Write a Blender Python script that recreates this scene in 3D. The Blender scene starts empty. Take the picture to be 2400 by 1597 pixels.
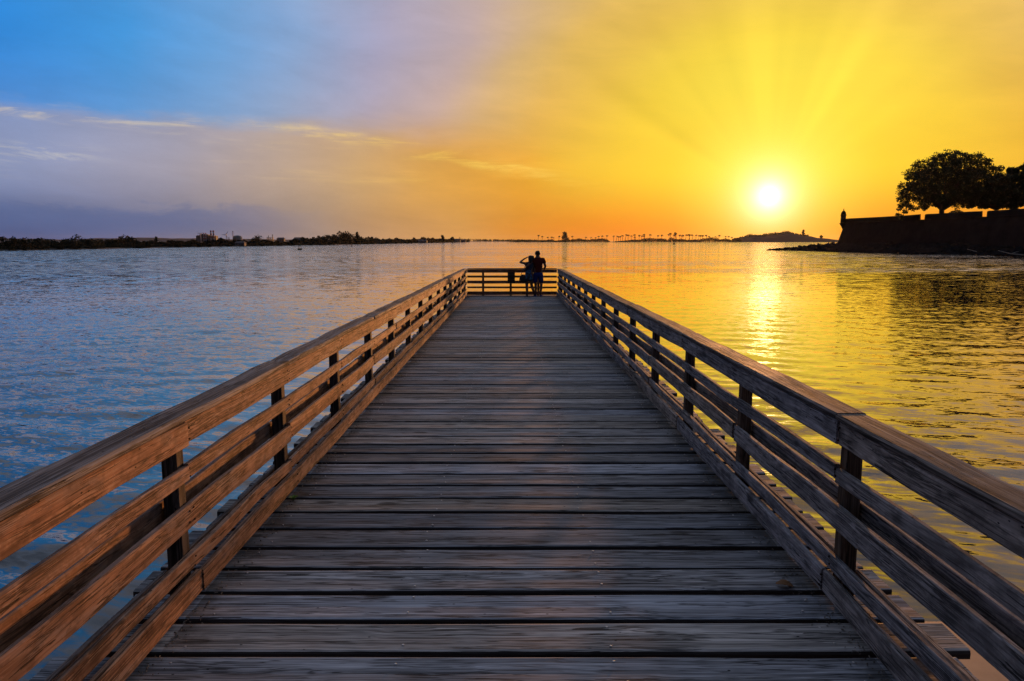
import bpy, bmesh, math, random
import numpy as np
from mathutils import Vector, Matrix

R = math.radians
rng = random.Random(7)
NR = np.random.default_rng(11)
scene = bpy.context.scene
COL = scene.collection

# ------------------------------------------------------------------ camera
EYE = 1.985                 # eye height over the deck
PITCH = 7.854               # degrees below level
FPX, CX, CY = 1700.0, 1200.0, 798.5
cam_d = bpy.data.cameras.new('camera')
cam_d.sensor_width = 36.0
cam_d.lens = 36.0 * FPX / 2400.0
cam_d.clip_start, cam_d.clip_end = 0.05, 30000.0
cam = bpy.data.objects.new('camera', cam_d)
COL.objects.link(cam)
cam.location = (0, 0, EYE)
cam.rotation_euler = (R(90 - PITCH), 0, 0)
scene.camera = cam

# ------------------------------------------------------------------ light
SUN_AZ, SUN_EL = 19.21, 3.22         # degrees right of the pier's axis, above the horizon
view = scene.view_settings
view.view_transform = 'Standard'
view.look = 'None'
view.exposure = 0.0
view.gamma = 1.0
view.use_curve_mapping = False
scene.cycles.max_bounces = 6
scene.cycles.diffuse_bounces = 2
scene.cycles.glossy_bounces = 3
scene.cycles.volume_bounces = 0
scene.cycles.sample_clamp_indirect = 6.0
scene.cycles.sample_clamp_direct = 2.2
scene.cycles.use_adaptive_sampling = True
scene.cycles.adaptive_threshold = 0.02
scene.cycles.use_denoising = True
scene.cycles.denoising_prefilter = 'NONE'

SUNV = Vector((math.sin(R(SUN_AZ)) * math.cos(R(SUN_EL)), math.cos(R(SUN_AZ)) * math.cos(R(SUN_EL)), math.sin(R(SUN_EL))))
sun_d = bpy.data.lights.new('sun', 'SUN')
sun_d.energy = 4.2
sun_d.angle = R(2.2)          # the disc is veiled by evening haze
sun_d.color = (1.0, 0.41, 0.12)
sun = bpy.data.objects.new('sun', sun_d)
COL.objects.link(sun)
sun.location = (20, 60, 30)
sun.rotation_euler = SUNV.to_track_quat('Z', 'Y').to_euler()


class Graph:
    """small helper for writing node trees as expressions"""
    def __init__(self, nt):
        self.nt = nt

    def new(self, kind, **kw):
        n = self.nt.nodes.new(kind)
        for k, v in kw.items():
            setattr(n, k, v)
        return n

    def put(self, sock, v):
        if v is None:
            return
        if isinstance(v, (int, float)):
            if sock.type == 'VECTOR':
                sock.default_value = (v, v, v)
            elif sock.type == 'RGBA':
                sock.default_value = (v, v, v, 1)
            else:
                sock.default_value = v
        elif isinstance(v, (tuple, list)):
            sock.default_value = tuple(v) + ((1,) if sock.type == 'RGBA' and len(v) == 3 else ())
        else:
            self.nt.links.new(v, sock)

    def m(self, op, *a, clamp=False):
        n = self.new('ShaderNodeMath', operation=op, use_clamp=clamp)
        for i, v in enumerate(a):
            self.put(n.inputs[i], v)
        return n.outputs[0]

    def vm(self, op, *a):
        n = self.new('ShaderNodeVectorMath', operation=op)
        for i, v in enumerate(a):
            self.put(n.inputs[i], v)
        return n.outputs['Value'] if op in ('DOT_PRODUCT', 'LENGTH', 'DISTANCE') else n.outputs[0]

    def smooth(self, v, a, b, lo=0.0, hi=1.0):
        n = self.new('ShaderNodeMapRange', interpolation_type='SMOOTHSTEP')
        for i, x in enumerate((v, a, b, lo, hi)):
            self.put(n.inputs[i], x)
        return n.outputs[0]

    def lin(self, v, a, b, lo=0.0, hi=1.0):
        n = self.new('ShaderNodeMapRange')
        for i, x in enumerate((v, a, b, lo, hi)):
            self.put(n.inputs[i], x)
        return n.outputs[0]

    def mix(self, f, a, b, mode='MIX'):
        n = self.new('ShaderNodeMix', data_type='RGBA', blend_type=mode)
        self.put(n.inputs[0], f)
        self.put(n.inputs[6], a)
        self.put(n.inputs[7], b)
        return n.outputs[2]

    def mixf(self, f, a, b):
        n = self.new('ShaderNodeMix', data_type='FLOAT')
        self.put(n.inputs[0], f)
        self.put(n.inputs[2], a)
        self.put(n.inputs[3], b)
        return n.outputs[0]

    def xyz(self, v):
        n = self.new('ShaderNodeSeparateXYZ')
        self.put(n.inputs[0], v)
        return n.outputs[0], n.outputs[1], n.outputs[2]

    def vec(self, x, y, z):
        n = self.new('ShaderNodeCombineXYZ')
        for i, v in enumerate((x, y, z)):
            self.put(n.inputs[i], v)
        return n.outputs[0]

    def noise(self, v, scale=1.0, detail=4.0, rough=0.55, dist=0.0, color=False):
        n = self.new('ShaderNodeTexNoise')
        self.put(n.inputs['Vector'], v)
        n.inputs['Scale'].default_value = scale
        n.inputs['Detail'].default_value = detail
        n.inputs['Roughness'].default_value = rough
        n.inputs['Distortion'].default_value = dist
        return n.outputs['Color' if color else 'Fac']

    def voronoi(self, v, scale=1.0, feature='F1'):
        n = self.new('ShaderNodeTexVoronoi', feature=feature)
        self.put(n.inputs['Vector'], v)
        n.inputs['Scale'].default_value = scale
        return n.outputs['Distance'], n.outputs['Color'] if 'Color' in n.outputs else None

    def ramp(self, f, stops, interp='LINEAR'):
        n = self.new('ShaderNodeValToRGB')
        cr = n.color_ramp
        cr.interpolation = interp
        while len(cr.elements) < len(stops):
            cr.elements.new(0.5)
        for e, (p, c) in zip(cr.elements, stops):
            e.position = p
            e.color = tuple(c) + (1,)
        self.put(n.inputs[0], f)
        return n.outputs[0]


def lin1(c):
    c /= 255.0
    return c / 12.92 if c <= 0.04045 else ((c + 0.055) / 1.055) ** 2.4


def srgb(r, g, b):
    return (lin1(r), lin1(g), lin1(b))


# ------------------------------------------------------------------ sky
world = bpy.data.worlds.new('World')
scene.world = world
world.use_nodes = True
wt = world.node_tree
wt.nodes.clear()
g = Graph(wt)
direction = g.vm('NORMALIZE', g.new('ShaderNodeTexCoord').outputs['Generated'])
dx, dy, dz = g.xyz(direction)
theta = g.m('MULTIPLY', g.m('ARCCOSINE', g.m('MINIMUM', g.vm('DOT_PRODUCT', direction, tuple(SUNV)), 0.9999999)), 180 / math.pi)
elev = g.m('MULTIPLY', g.m('ARCSINE', dz), 180 / math.pi)
elev = g.m('ABSOLUTE', elev)
azim = g.m('MULTIPLY', g.m('ARCTAN2', dx, dy), 180 / math.pi)


def sky_ramp(stops):
    return g.ramp(g.m('DIVIDE', theta_s, 180.0), [(t / 180.0, srgb(*c)) for t, c in stops])


soft = g.noise(g.vec(g.m('MULTIPLY', azim, 0.05), g.m('MULTIPLY', elev, 0.11), 3.0), 1.0, 3.0, 0.5)
theta_s = g.m('ADD', theta, g.m('MULTIPLY', g.m('SUBTRACT', soft, 0.5), g.smooth(theta, 4, 25, 0, 7)))
upper = sky_ramp([(0, (253, 240, 110)), (4, (251, 238, 80)), (7.5, (250, 230, 66)), (11, (247, 214, 60)), (14.5, (234, 192, 74)),
                  (18, (230, 186, 92)), (22, (214, 178, 126)), (26, (192, 168, 166)), (31, (168, 163, 190)), (36, (138, 166, 208)),
                  (41, (104, 160, 216)), (47, (66, 150, 220)), (54, (42, 136, 218)), (66, (64, 112, 182)), (90, (90, 100, 142)),
                  (125, (52, 58, 86)), (180, (26, 31, 54))])
middle = sky_ramp([(0, (252, 236, 100)), (4, (249, 224, 60)), (7.5, (246, 205, 38)), (11, (243, 196, 40)), (14.5, (238, 184, 46)),
                   (18, (230, 162, 44)), (22, (224, 159, 60)), (26, (216, 160, 80)), (31, (205, 164, 114)), (37, (186, 161, 144)),
                   (44, (164, 158, 174)), (52, (142, 152, 188)), (62, (118, 134, 178)), (90, (58, 74, 120)), (125, (36, 46, 76)), (180, (26, 30, 50))])
lower = sky_ramp([(0, (250, 200, 90)), (3.5, (244, 170, 52)), (7, (234, 134, 34)), (11, (226, 122, 28)), (15, (214, 122, 32)),
                  (19, (206, 131, 48)), (23, (208, 150, 82)), (28, (190, 146, 102)), (34, (152, 133, 124)), (41, (116, 116, 136)),
                  (48, (86, 98, 138)), (56, (64, 84, 134)), (90, (46, 54, 90)), (180, (26, 29, 48))])
# top edge of the thin cloud sheet on the left: a slow arc with torn rims
edge_n = g.noise(g.vec(g.m('MULTIPLY', azim, 0.16), g.m('MULTIPLY', elev, 0.5), 9.0), 1.0, 6.0, 0.62)
a20 = g.m('ADD', azim, 20.0)
edge = g.m('ADD', g.m('SUBTRACT', 7.6, g.m('MULTIPLY', g.m('POWER', g.m('MAXIMUM', a20, 0.0), 2.0), 0.0050)), g.m('MULTIPLY', g.m('MINIMUM', a20, 0.0), -0.045))
above = g.m('SUBTRACT', g.m('SUBTRACT', elev, edge), g.m('MULTIPLY', g.m('SUBTRACT', edge_n, 0.5), 2.2))
left = g.smooth(azim, 14.0, -8.0)
width = g.mixf(g.smooth(azim, 0.0, -26.0), 3.4, 1.2)
to_upper_soft = g.smooth(elev, 4.5, 14.0)
to_upper_edge = g.smooth(above, -0.3, width)
to_upper = g.mixf(g.m('MULTIPLY', left, 0.66), to_upper_soft, to_upper_edge)
to_mid = g.smooth(elev, 0.2, 5.6)
zenith = sky_ramp([(0, (250, 225, 120)), (20, (222, 190, 130)), (35, (190, 182, 186)), (60, (156, 172, 200)), (90, (130, 147, 180)), (125, (78, 86, 116)), (180, (46, 52, 78))])
sky_c = g.mix(to_upper, g.mix(to_mid, lower, middle), upper)
sky_c = g.mix(g.smooth(elev, 14.0, 32.0), sky_c, zenith)
# bright torn wisps along that edge
wn = g.noise(g.vec(g.m('MULTIPLY', g.m('ADD', azim, g.m('MULTIPLY', elev, 1.5)), 0.10), g.m('MULTIPLY', elev, 0.85), 1.7), 1.0, 9.0, 0.66, 0.6)
wisp_band = g.m('MULTIPLY', g.smooth(g.m('ABSOLUTE', g.m('SUBTRACT', above, 0.05)), 0.95, 0.0), g.smooth(azim, 9, 0))
wisp = g.m('MULTIPLY', wisp_band, g.smooth(wn, 0.44, 0.64))
sky_c = g.mix(g.m('MULTIPLY', wisp, 0.85), sky_c, g.mix(g.smooth(azim, -28, -4), srgb(226, 208, 178), srgb(250, 208, 92)))
# scattered faint cirrus under it
wn2 = g.noise(g.vec(g.m('MULTIPLY', g.m('ADD', azim, g.m('MULTIPLY', elev, 2.2)), 0.07), g.m('MULTIPLY', elev, 0.7), 6.1), 1.0, 7.0, 0.6, 0.3)
cirrus = g.m('MULTIPLY', g.smooth(wn2, 0.54, 0.74), g.m('MULTIPLY', g.smooth(elev, 3.6, 5.2), g.m('MULTIPLY', g.smooth(elev, 8.2, 6.4), g.smooth(azim, 4, -10))))
sky_c = g.mix(g.m('MULTIPLY', cirrus, 0.5), sky_c, g.mix(g.smooth(azim, -28, -6), srgb(222, 206, 188), srgb(248, 200, 100)))
# low blue-violet cumulus bank on the left horizon
bn = g.noise(g.vec(g.m('MULTIPLY', azim, 0.22), g.m('MULTIPLY', elev, 0.55), 4.4), 1.0, 7.0, 0.62, 0.4)
bank_top = g.m('ADD', 1.5, g.m('MULTIPLY', g.m('SUBTRACT', bn, 0.35), 4.6))
bank = g.m('MULTIPLY', g.smooth(g.m('SUBTRACT', elev, bank_top), 0.55, -0.45), g.smooth(azim, -12, -27))
bank = g.m('MULTIPLY', bank, g.smooth(elev, 0.0, 1.4, 0.35, 1.0))
sky_c = g.mix(g.m('MULTIPLY', bank, 0.62), sky_c, srgb(82, 102, 150))
# stray feathery patch lower on the left, and a fine mottle through the whole thin cloud
pn = g.noise(g.vec(g.m('MULTIPLY', g.m('ADD', azim, g.m('MULTIPLY', elev, 2.0)), 0.22), g.m('MULTIPLY', elev, 1.1), 12.3), 1.0, 6.0, 0.65, 0.5)
patch = g.m('MULTIPLY', g.smooth(pn, 0.42, 0.66), g.m('MULTIPLY', g.smooth(g.m('ABSOLUTE', g.m('SUBTRACT', elev, 5.5)), 1.0, 0.1), g.smooth(azim, -27.0, -32.0)))
sky_c = g.mix(g.m('MULTIPLY', patch, 0.7), sky_c, srgb(206, 200, 190))
mot = g.noise(g.vec(g.m('MULTIPLY', g.m('ADD', azim, g.m('MULTIPLY', elev, 0.8)), 0.13), g.m('MULTIPLY', elev, 0.42), 21.0), 1.0, 7.0, 0.62, 0.3)
mot_f = g.m('ADD', 1.0, g.m('MULTIPLY', g.m('SUBTRACT', mot, 0.5), g.smooth(theta, 5.0, 20.0, 0.05, 0.42)))
sky_c = g.mix(1.0, sky_c, g.vec(mot_f, mot_f, mot_f), 'MULTIPLY')
# sunbeams fanning out through the thin cloud above the sun
phi = g.m('ARCTAN2', g.m('SUBTRACT', azim, SUN_AZ), g.m('MAXIMUM', g.m('SUBTRACT', elev, SUN_EL), 0.02))
beam_n = g.noise(g.vec(g.m('MULTIPLY', phi, 2.7), 0.0, 5.5), 1.0, 1.8, 0.5)
beam = g.m('MULTIPLY', g.m('SUBTRACT', beam_n, 0.5), g.m('MULTIPLY', g.smooth(theta, 2.5, 8), g.smooth(theta, 26, 12)))
beam = g.m('MULTIPLY', beam, g.smooth(g.m('ABSOLUTE', phi), 1.35, 0.9))
beam_f = g.m('ADD', 1.0, g.m('MULTIPLY', beam, 0.7))
sky_c = g.mix(1.0, sky_c, g.vec(beam_f, beam_f, g.m('POWER', beam_f, 1.6)), 'MULTIPLY')
# the sun's own disc seen through bright haze
core = g.m('MULTIPLY', g.m('POWER', 2.718, g.m('MULTIPLY', g.m('POWER', g.m('DIVIDE', theta, 0.80), 1.0), -1.0)), 1.9)
halo = g.m('MULTIPLY', g.m('POWER', 2.718, g.m('MULTIPLY', g.m('DIVIDE', theta, 1.7), -1.0)), 0.42)
glow = g.vec(g.m('ADD', core, halo), g.m('ADD', core, g.m('MULTIPLY', halo, 0.95)), g.m('ADD', core, g.m('MULTIPLY', halo, 0.42)))
sky_c = g.mix(1.0, sky_c, glow, 'ADD')
bg_sky = g.new('ShaderNodeBackground')
g.put(bg_sky.inputs[0], sky_c)
bg_sky.inputs[1].default_value = 0.96
nishita = g.new('ShaderNodeTexSky', sky_type='NISHITA')
nishita.sun_disc = False
nishita.sun_elevation = R(SUN_EL)
nishita.sun_rotation = R(SUN_AZ)
nishita.air_density = 1.0
nishita.dust_density = 1.5
bg_air = g.new('ShaderNodeBackground')
g.put(bg_air.inputs[0], nishita.outputs[0])
bg_air.inputs[1].default_value = 0.006
add = g.new('ShaderNodeAddShader')
wt.links.new(bg_sky.outputs[0], add.inputs[0])
wt.links.new(bg_air.outputs[0], add.inputs[1])
wo = g.new('ShaderNodeOutputWorld')
wt.links.new(add.outputs[0], wo.inputs[0])
world.cycles.sampling_method = 'MANUAL'
world.cycles.sample_map_resolution = 1024

# ------------------------------------------------------------------ helpers
WATER = -2.4
SLOPE = 0.0064              # the pier's deck falls slightly seaward
cp, sp = math.cos(R(PITCH)), math.sin(R(PITCH))


def sight(px, py):
    x, u = (px - CX) / FPX, (CY - py) / FPX
    return Vector((x, cp + u * sp, -sp + u * cp))


def at(px, py, Y):
    """a point Y metres out from the landing, by its bearing"""
    d = sight(px, py)
    return Vector((0, 0, EYE)) + d * (Y / d.y)


def on_water(px, py):
    d = sight(px, py)
    return Vector((0, 0, EYE)) + d * ((WATER - EYE) / d.z)


def tag(o, label=None, cat=None, group=None, kind=None):
    if label:
        o['label'] = label
    if cat:
        o['category'] = cat
    if group:
        o['group'] = group
    if kind:
        o['kind'] = kind
    return o


def empty(name, loc=(0, 0, 0), rz=0.0):
    o = bpy.data.objects.new(name, None)
    o.empty_display_size = 0.3
    COL.objects.link(o)
    o.location = loc
    o.rotation_euler = (0, 0, rz)
    return o


def link(name, me, mat=None, parent=None, loc=None, rot=None):
    o = bpy.data.objects.new(name, me)
    if mat is not None and not me.materials:
        me.materials.append(mat)
    COL.objects.link(o)
    if parent is not None:
        o.parent = parent
    if loc is not None:
        o.location = loc
    if rot is not None:
        o.rotation_euler = rot
    return o


def np_mesh(name, V, F, smooth=False):
    V = np.asarray(V, dtype=np.float32)
    F = np.asarray(F, dtype=np.int32)
    me = bpy.data.meshes.new(name)
    k = F.shape[1]
    me.vertices.add(len(V))
    me.vertices.foreach_set('co', V.ravel())
    me.loops.add(F.size)
    me.loops.foreach_set('vertex_index', F.ravel())
    me.polygons.add(len(F))
    me.polygons.foreach_set('loop_start', np.arange(0, F.size, k, dtype=np.int32))
    me.polygons.foreach_set('loop_total', np.full(len(F), k, dtype=np.int32))
    if smooth:
        me.polygons.foreach_set('use_smooth', np.ones(len(F), dtype=bool))
    me.update(calc_edges=True)
    me.validate()
    return me


def py_mesh(name, V, F, smooth=False):
    me = bpy.data.meshes.new(name)
    me.from_pydata([tuple(v) for v in V], [], F)
    if smooth:
        for p in me.polygons:
            p.use_smooth = True
    me.update()
    return me


class MB:
    """collects simple solids into one mesh"""
    def __init__(self):
        self.V, self.F = [], []

    def add(self, V, F):
        b = len(self.V)
        self.V += [Vector(v) for v in V]
        self.F += [tuple(b + i for i in f) for f in F]
        return self

    def box(self, lo, hi, taper=0.0):
        x0, y0, z0 = lo
        x1, y1, z1 = hi
        t = taper
        V = [(x0, y0, z0), (x1, y0, z0), (x1, y1, z0), (x0, y1, z0), (x0 + t, y0 + t, z1), (x1 - t, y0 + t, z1), (x1 - t, y1 - t, z1), (x0 + t, y1 - t, z1)]
        return self.add(V, [(3, 2, 1, 0), (4, 5, 6, 7), (0, 1, 5, 4), (1, 2, 6, 5), (2, 3, 7, 6), (3, 0, 4, 7)])

    def tube(self, pts, rad, n=8):
        pts = [Vector(p) for p in pts]
        if isinstance(rad, (int, float)):
            rad = [rad] * len(pts)
        V, F = [], []
        for i, p in enumerate(pts):
            t = (pts[min(i + 1, len(pts) - 1)] - pts[max(i - 1, 0)]).normalized()
            a = t.orthogonal().normalized() if i == 0 else (a - t * a.dot(t)).normalized()
            b = t.cross(a)
            for k in range(n):
                w = 2 * math.pi * k / n
                V.append(p + (a * math.cos(w) + b * math.sin(w)) * rad[i])
        for i in range(len(pts) - 1):
            for k in range(n):
                F.append((i * n + k, i * n + (k + 1) % n, (i + 1) * n + (k + 1) % n, (i + 1) * n + k))
        F.append(tuple(reversed(range(n))))
        F.append(tuple(range((len(pts) - 1) * n, len(pts) * n)))
        return self.add(V, F)

    def lathe(self, prof, c=(0, 0, 0), n=16):
        V, F = [], []
        for r, z in prof:
            for k in range(n):
                w = 2 * math.pi * k / n
                V.append((c[0] + r * math.cos(w), c[1] + r * math.sin(w), c[2] + z))
        for i in range(len(prof) - 1):
            for k in range(n):
                F.append((i * n + k, i * n + (k + 1) % n, (i + 1) * n + (k + 1) % n, (i + 1) * n + k))
        F.append(tuple(reversed(range(n))))
        F.append(tuple(range((len(prof) - 1) * n, len(prof) * n)))
        return self.add(V, F)

    def mesh(self, name, smooth=False):
        return py_mesh(name, self.V, self.F, smooth)

    def build(self, name, mat, parent=None, loc=None, smooth=False, rot=None):
        return link(name, self.mesh(name, smooth), mat, parent, loc, rot)


# ------------------------------------------------------------------ materials
MATS = {}


def plain(name, col, rough=0.85, vary=0.25, scale=1.5, spec=0.2, metal=0.0):
    m = bpy.data.materials.new(name)
    m.use_nodes = True
    t = m.node_tree
    gg = Graph(t)
    b = t.nodes['Principled BSDF']
    tc = gg.new('ShaderNodeTexCoord').outputs['Object']
    n = gg.noise(tc, scale, 6, 0.6)
    r = gg.new('ShaderNodeObjectInfo').outputs['Random']
    k = gg.m('ADD', gg.lin(n, 0.25, 0.75, 1 - vary, 1 + vary), gg.lin(r, 0, 1, -vary * 0.5, vary * 0.5))
    c = gg.mix(1.0, tuple(col), gg.vec(k, k, k), 'MULTIPLY')
    gg.put(b.inputs['Base Color'], c)
    b.inputs['Roughness'].default_value = rough
    b.inputs['Specular IOR Level'].default_value = spec
    b.inputs['Metallic'].default_value = metal
    MATS[name] = m
    return m


def wood(name, dark, mid, light, grey, top_grey=0.8, tint=0.22, dirt_ends=False, streak=1.0, ring_amt=0.5, bump=0.8, contrast=2.0, blotch=0.0, freq=46.0, stain_amt=0.55, lines=1.0, side=None):
    """boards lie along their own X axis, so grain runs along X"""
    m = bpy.data.materials.new(name)
    m.use_nodes = True
    t = m.node_tree
    q = Graph(t)
    b = t.nodes['Principled BSDF']
    tc = q.new('ShaderNodeTexCoord').outputs['Object']
    rnd = q.new('ShaderNodeObjectInfo').outputs['Random']
    off = q.vec(q.m('MULTIPLY', rnd, 37.0), q.m('MULTIPLY', rnd, 91.0), q.m('MULTIPLY', rnd, 53.0))
    v = q.vm('ADD', tc, off)
    x, y, z = q.xyz(v)

    def st(ax, ay):
        return q.vec(q.m('MULTIPLY', x, ax), q.m('MULTIPLY', y, ay), q.m('MULTIPLY', z, ay))
    warp = q.m('MULTIPLY', q.m('SUBTRACT', q.noise(st(1.3, 3.0), 1.0, 2, 0.5), 0.5), 0.05)
    yw, zw = q.m('ADD', y, warp), q.m('ADD', z, warp)

    def stw(ax, ay):
        return q.vec(q.m('MULTIPLY', x, ax), q.m('MULTIPLY', yw, ay), q.m('MULTIPLY', zw, ay))
    broad = q.noise(stw(0.3, 9.0), 1.0, 2, 0.6)
    streaks = q.noise(stw(0.4, freq), 1.0, 3, 0.7)
    fibre = q.noise(stw(1.0, 130.0), 1.0, 2, 0.65)
    fine = q.noise(stw(7.0, 300.0), 1.0, 1, 0.6)
    field = q.noise(st(0.5, 4.0), 1.0, 2.0, 0.45)
    rings = q.m('POWER', q.m('ABSOLUTE', q.m('SINE', q.m('MULTIPLY', field, 60.0))), 0.6)
    stain = q.noise(st(1.8, 5.5), 1.0, 4, 0.65)
    # knots: few, elliptical along the grain
    kd, kc = q.voronoi(st(2.0, 5.5), 1.0)
    knot_pick = q.m('GREATER_THAN', q.xyz(kc)[0], 0.6)
    knot = q.m('MULTIPLY', q.smooth(kd, 0.22, 0.09), knot_pick)
    # checks and open grain
    cr = q.noise(stw(1.6, 42.0), 1.0, 3, 0.6, 0.2)
    crack = q.smooth(cr, 0.64, 0.652)
    # nail holes and specks
    sd, sc_ = q.voronoi(st(14.0, 26.0), 1.0)
    speck = q.m('MULTIPLY', q.smooth(sd, 0.14, 0.08), q.m('GREATER_THAN', q.xyz(sc_)[1], 0.9))
    tone = q.m('ADD', q.m('ADD', q.m('MULTIPLY', broad, 0.45), q.m('MULTIPLY', streaks, 0.85 * streak)), q.m('ADD', q.m('MULTIPLY', fibre, 0.55), q.m('MULTIPLY', fine, 0.15)))
    tone = q.m('ADD', tone, q.m('MULTIPLY', q.m('SUBTRACT', rings, 0.68), 0.30 * ring_amt))
    gl_n = q.noise(stw(0.8, 15.0), 1.0, 4, 0.6)
    gline = q.m('MULTIPLY', q.smooth(q.m('ABSOLUTE', q.m('SUBTRACT', gl_n, 0.5)), 0.022, 0.004), q.smooth(q.noise(st(2.0, 9.0), 1.0, 2, 0.5), 0.42, 0.56))
    gl_n2 = q.noise(stw(0.5, 52.0), 1.0, 2, 0.6)
    gline2 = q.m('MULTIPLY', q.smooth(q.m('ABSOLUTE', q.m('SUBTRACT', gl_n2, 0.52)), 0.05, 0.02), q.smooth(q.noise(st(1.5, 7.0), 1.0, 2, 0.5), 0.44, 0.52))
    tone = q.m('SUBTRACT', tone, 0.575 + 0.425 * streak)
    tone = q.m('ADD', q.m('MULTIPLY', tone, contrast), 0.5)
    c = q.ramp(tone, [(0.12, dark), (0.5, mid), (0.9, light)])
    nz = q.xyz(q.new('ShaderNodeNewGeometry').outputs['Normal'])[2]
    gfac = q.m('MULTIPLY', q.smooth(nz, 0.5, 0.9), top_grey)
    gfac = q.m('MAXIMUM', gfac, q.smooth(stain, 0.5, 0.68, 0.0, 0.55))
    gcol = q.mix(1.0, grey, q.ramp(tone, [(0.1, (0.45, 0.45, 0.45)), (0.9, (1.5, 1.5, 1.5))]), 'MULTIPLY')
    c = q.mix(gfac, c, gcol)
    c = q.mix(q.smooth(stain, 0.45, 0.30, 0.0, stain_amt), c, dark)
    c = q.mix(q.m('MULTIPLY', knot, 0.7), c, tuple(k * 0.5 for k in dark))
    c = q.mix(q.m('MULTIPLY', crack, 0.85), c, tuple(k * 0.25 for k in dark))
    c = q.mix(q.m('MULTIPLY', gline, 0.8 * lines), c, tuple(k * 0.3 for k in dark))
    c = q.mix(q.m('MULTIPLY', gline2, 0.75 * lines), c, tuple(k * 0.5 for k in dark))
    c = q.mix(speck, c, tuple(k * 0.3 for k in dark))
    if blotch:
        bl = q.noise(st(7.0, 11.0), 1.0, 5, 0.68)
        bl2 = q.noise(st(2.5, 0.8), 1.0, 4, 0.6)
        c = q.mix(q.smooth(bl, 0.52, 0.40, 0.0, blotch), c, tuple(k * 0.9 for k in dark))
        c = q.mix(q.smooth(bl2, 0.55, 0.68, 0.0, blotch * 0.8), c, tuple(k * 1.1 for k in dark))
        c = q.mix(q.smooth(bl, 0.58, 0.70, 0.0, blotch * 0.6), c, light)
    k = q.lin(rnd, 0, 1, 1 - tint, 1 + tint)
    hue = q.m('FRACT', q.m('MULTIPLY', rnd, 7.31))
    c = q.mix(1.0, c, q.vec(q.m('MULTIPLY', k, q.lin(hue, 0, 1, 0.94, 1.10)), k, q.m('MULTIPLY', k, q.lin(hue, 0, 1, 1.10, 0.88))), 'MULTIPLY')
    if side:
        # sawn sides unbleached, and coloured near black to stand in for shade in the gaps
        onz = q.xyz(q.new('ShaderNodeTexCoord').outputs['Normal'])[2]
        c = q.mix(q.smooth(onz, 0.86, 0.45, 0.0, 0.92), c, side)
    if dirt_ends:
        ox = q.m('ABSOLUTE', q.xyz(tc)[0])
        dn = q.noise(st(6.0, 6.0), 1.0, 5, 0.65)
        d = q.smooth(q.m('ADD', ox, q.m('MULTIPLY', q.m('SUBTRACT', dn, 0.5), 0.55)), 1.55, 1.80)
        d = q.m('MULTIPLY', d, q.m('LESS_THAN', ox, 1.79))
        c = q.mix(q.m('MULTIPLY', d, 0.6), c, (0.022, 0.018, 0.013))
    q.put(b.inputs['Base Color'], c)
    b.inputs['Specular IOR Level'].default_value = 0.16
    q.put(b.inputs['Roughness'], q.lin(tone, 0, 1, 0.9, 0.7))
    h = q.m('SUBTRACT', q.m('ADD', q.m('MULTIPLY', streaks, 0.9), q.m('ADD', q.m('MULTIPLY', fibre, 0.5), q.m('MULTIPLY', fine, 0.15))), q.m('ADD', q.m('MULTIPLY', crack, 0.9), q.m('ADD', q.m('MULTIPLY', gline, 0.8), q.m('MULTIPLY', gline2, 0.4))))
    bu = q.new('ShaderNodeBump')
    bu.inputs['Strength'].default_value = bump
    bu.inputs['Distance'].default_value = 0.0028
    q.put(bu.inputs['Height'], h)
    q.put(b.inputs['Normal'], bu.outputs[0])
    MATS[name] = m
    return m


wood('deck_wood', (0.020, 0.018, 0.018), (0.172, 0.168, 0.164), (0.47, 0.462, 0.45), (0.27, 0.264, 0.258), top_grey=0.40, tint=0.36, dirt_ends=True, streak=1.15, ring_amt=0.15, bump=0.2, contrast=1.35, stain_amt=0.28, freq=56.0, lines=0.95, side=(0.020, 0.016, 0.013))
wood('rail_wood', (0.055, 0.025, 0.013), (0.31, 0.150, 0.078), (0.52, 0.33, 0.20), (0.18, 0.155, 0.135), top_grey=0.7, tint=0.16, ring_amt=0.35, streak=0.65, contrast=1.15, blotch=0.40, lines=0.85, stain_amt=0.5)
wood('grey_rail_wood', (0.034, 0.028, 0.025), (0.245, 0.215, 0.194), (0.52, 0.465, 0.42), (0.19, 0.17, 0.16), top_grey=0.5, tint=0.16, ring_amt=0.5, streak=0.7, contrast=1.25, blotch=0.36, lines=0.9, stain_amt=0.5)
wood('cap_wood', (0.03, 0.024, 0.02), (0.12, 0.097, 0.082), (0.27, 0.23, 0.20), (0.13, 0.115, 0.105), top_grey=0.6, tint=0.15, streak=1.25, ring_amt=0.3)
wood('post_wood', (0.025, 0.016, 0.011), (0.075, 0.050, 0.034), (0.15, 0.11, 0.08), (0.09, 0.08, 0.07), top_grey=0.5, tint=0.15)
plain('screw_steel', (0.42, 0.40, 0.38), 0.4, 0.2, 40, 0.5, 0.7)
plain('rust', (0.03, 0.016, 0.010), 0.8, 0.4, 40, 0.2, 0.3)
plain('dry_leaf', (0.16, 0.075, 0.03), 0.7, 0.3, 30)
plain('green_sprout', (0.10, 0.17, 0.02), 0.5, 0.2, 30)
plain('grit', (0.13, 0.11, 0.085), 0.9, 0.5, 60)
plain('sand', (0.25, 0.175, 0.12), 0.75, 0.2, 3.0, 0.3)
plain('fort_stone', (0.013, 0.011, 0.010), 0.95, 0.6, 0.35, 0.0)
plain('rock', (0.018, 0.015, 0.014), 0.95, 0.5, 0.8, 0.0)
plain('earth', (0.03, 0.026, 0.02), 0.95, 0.3, 0.05, 0.1)
plain('hill_earth', (0.030, 0.026, 0.028), 0.95, 0.3, 0.02, 0.1)
plain('leaf', (0.028, 0.038, 0.013), 0.75, 0.35, 0.4, 0.15)
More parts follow.
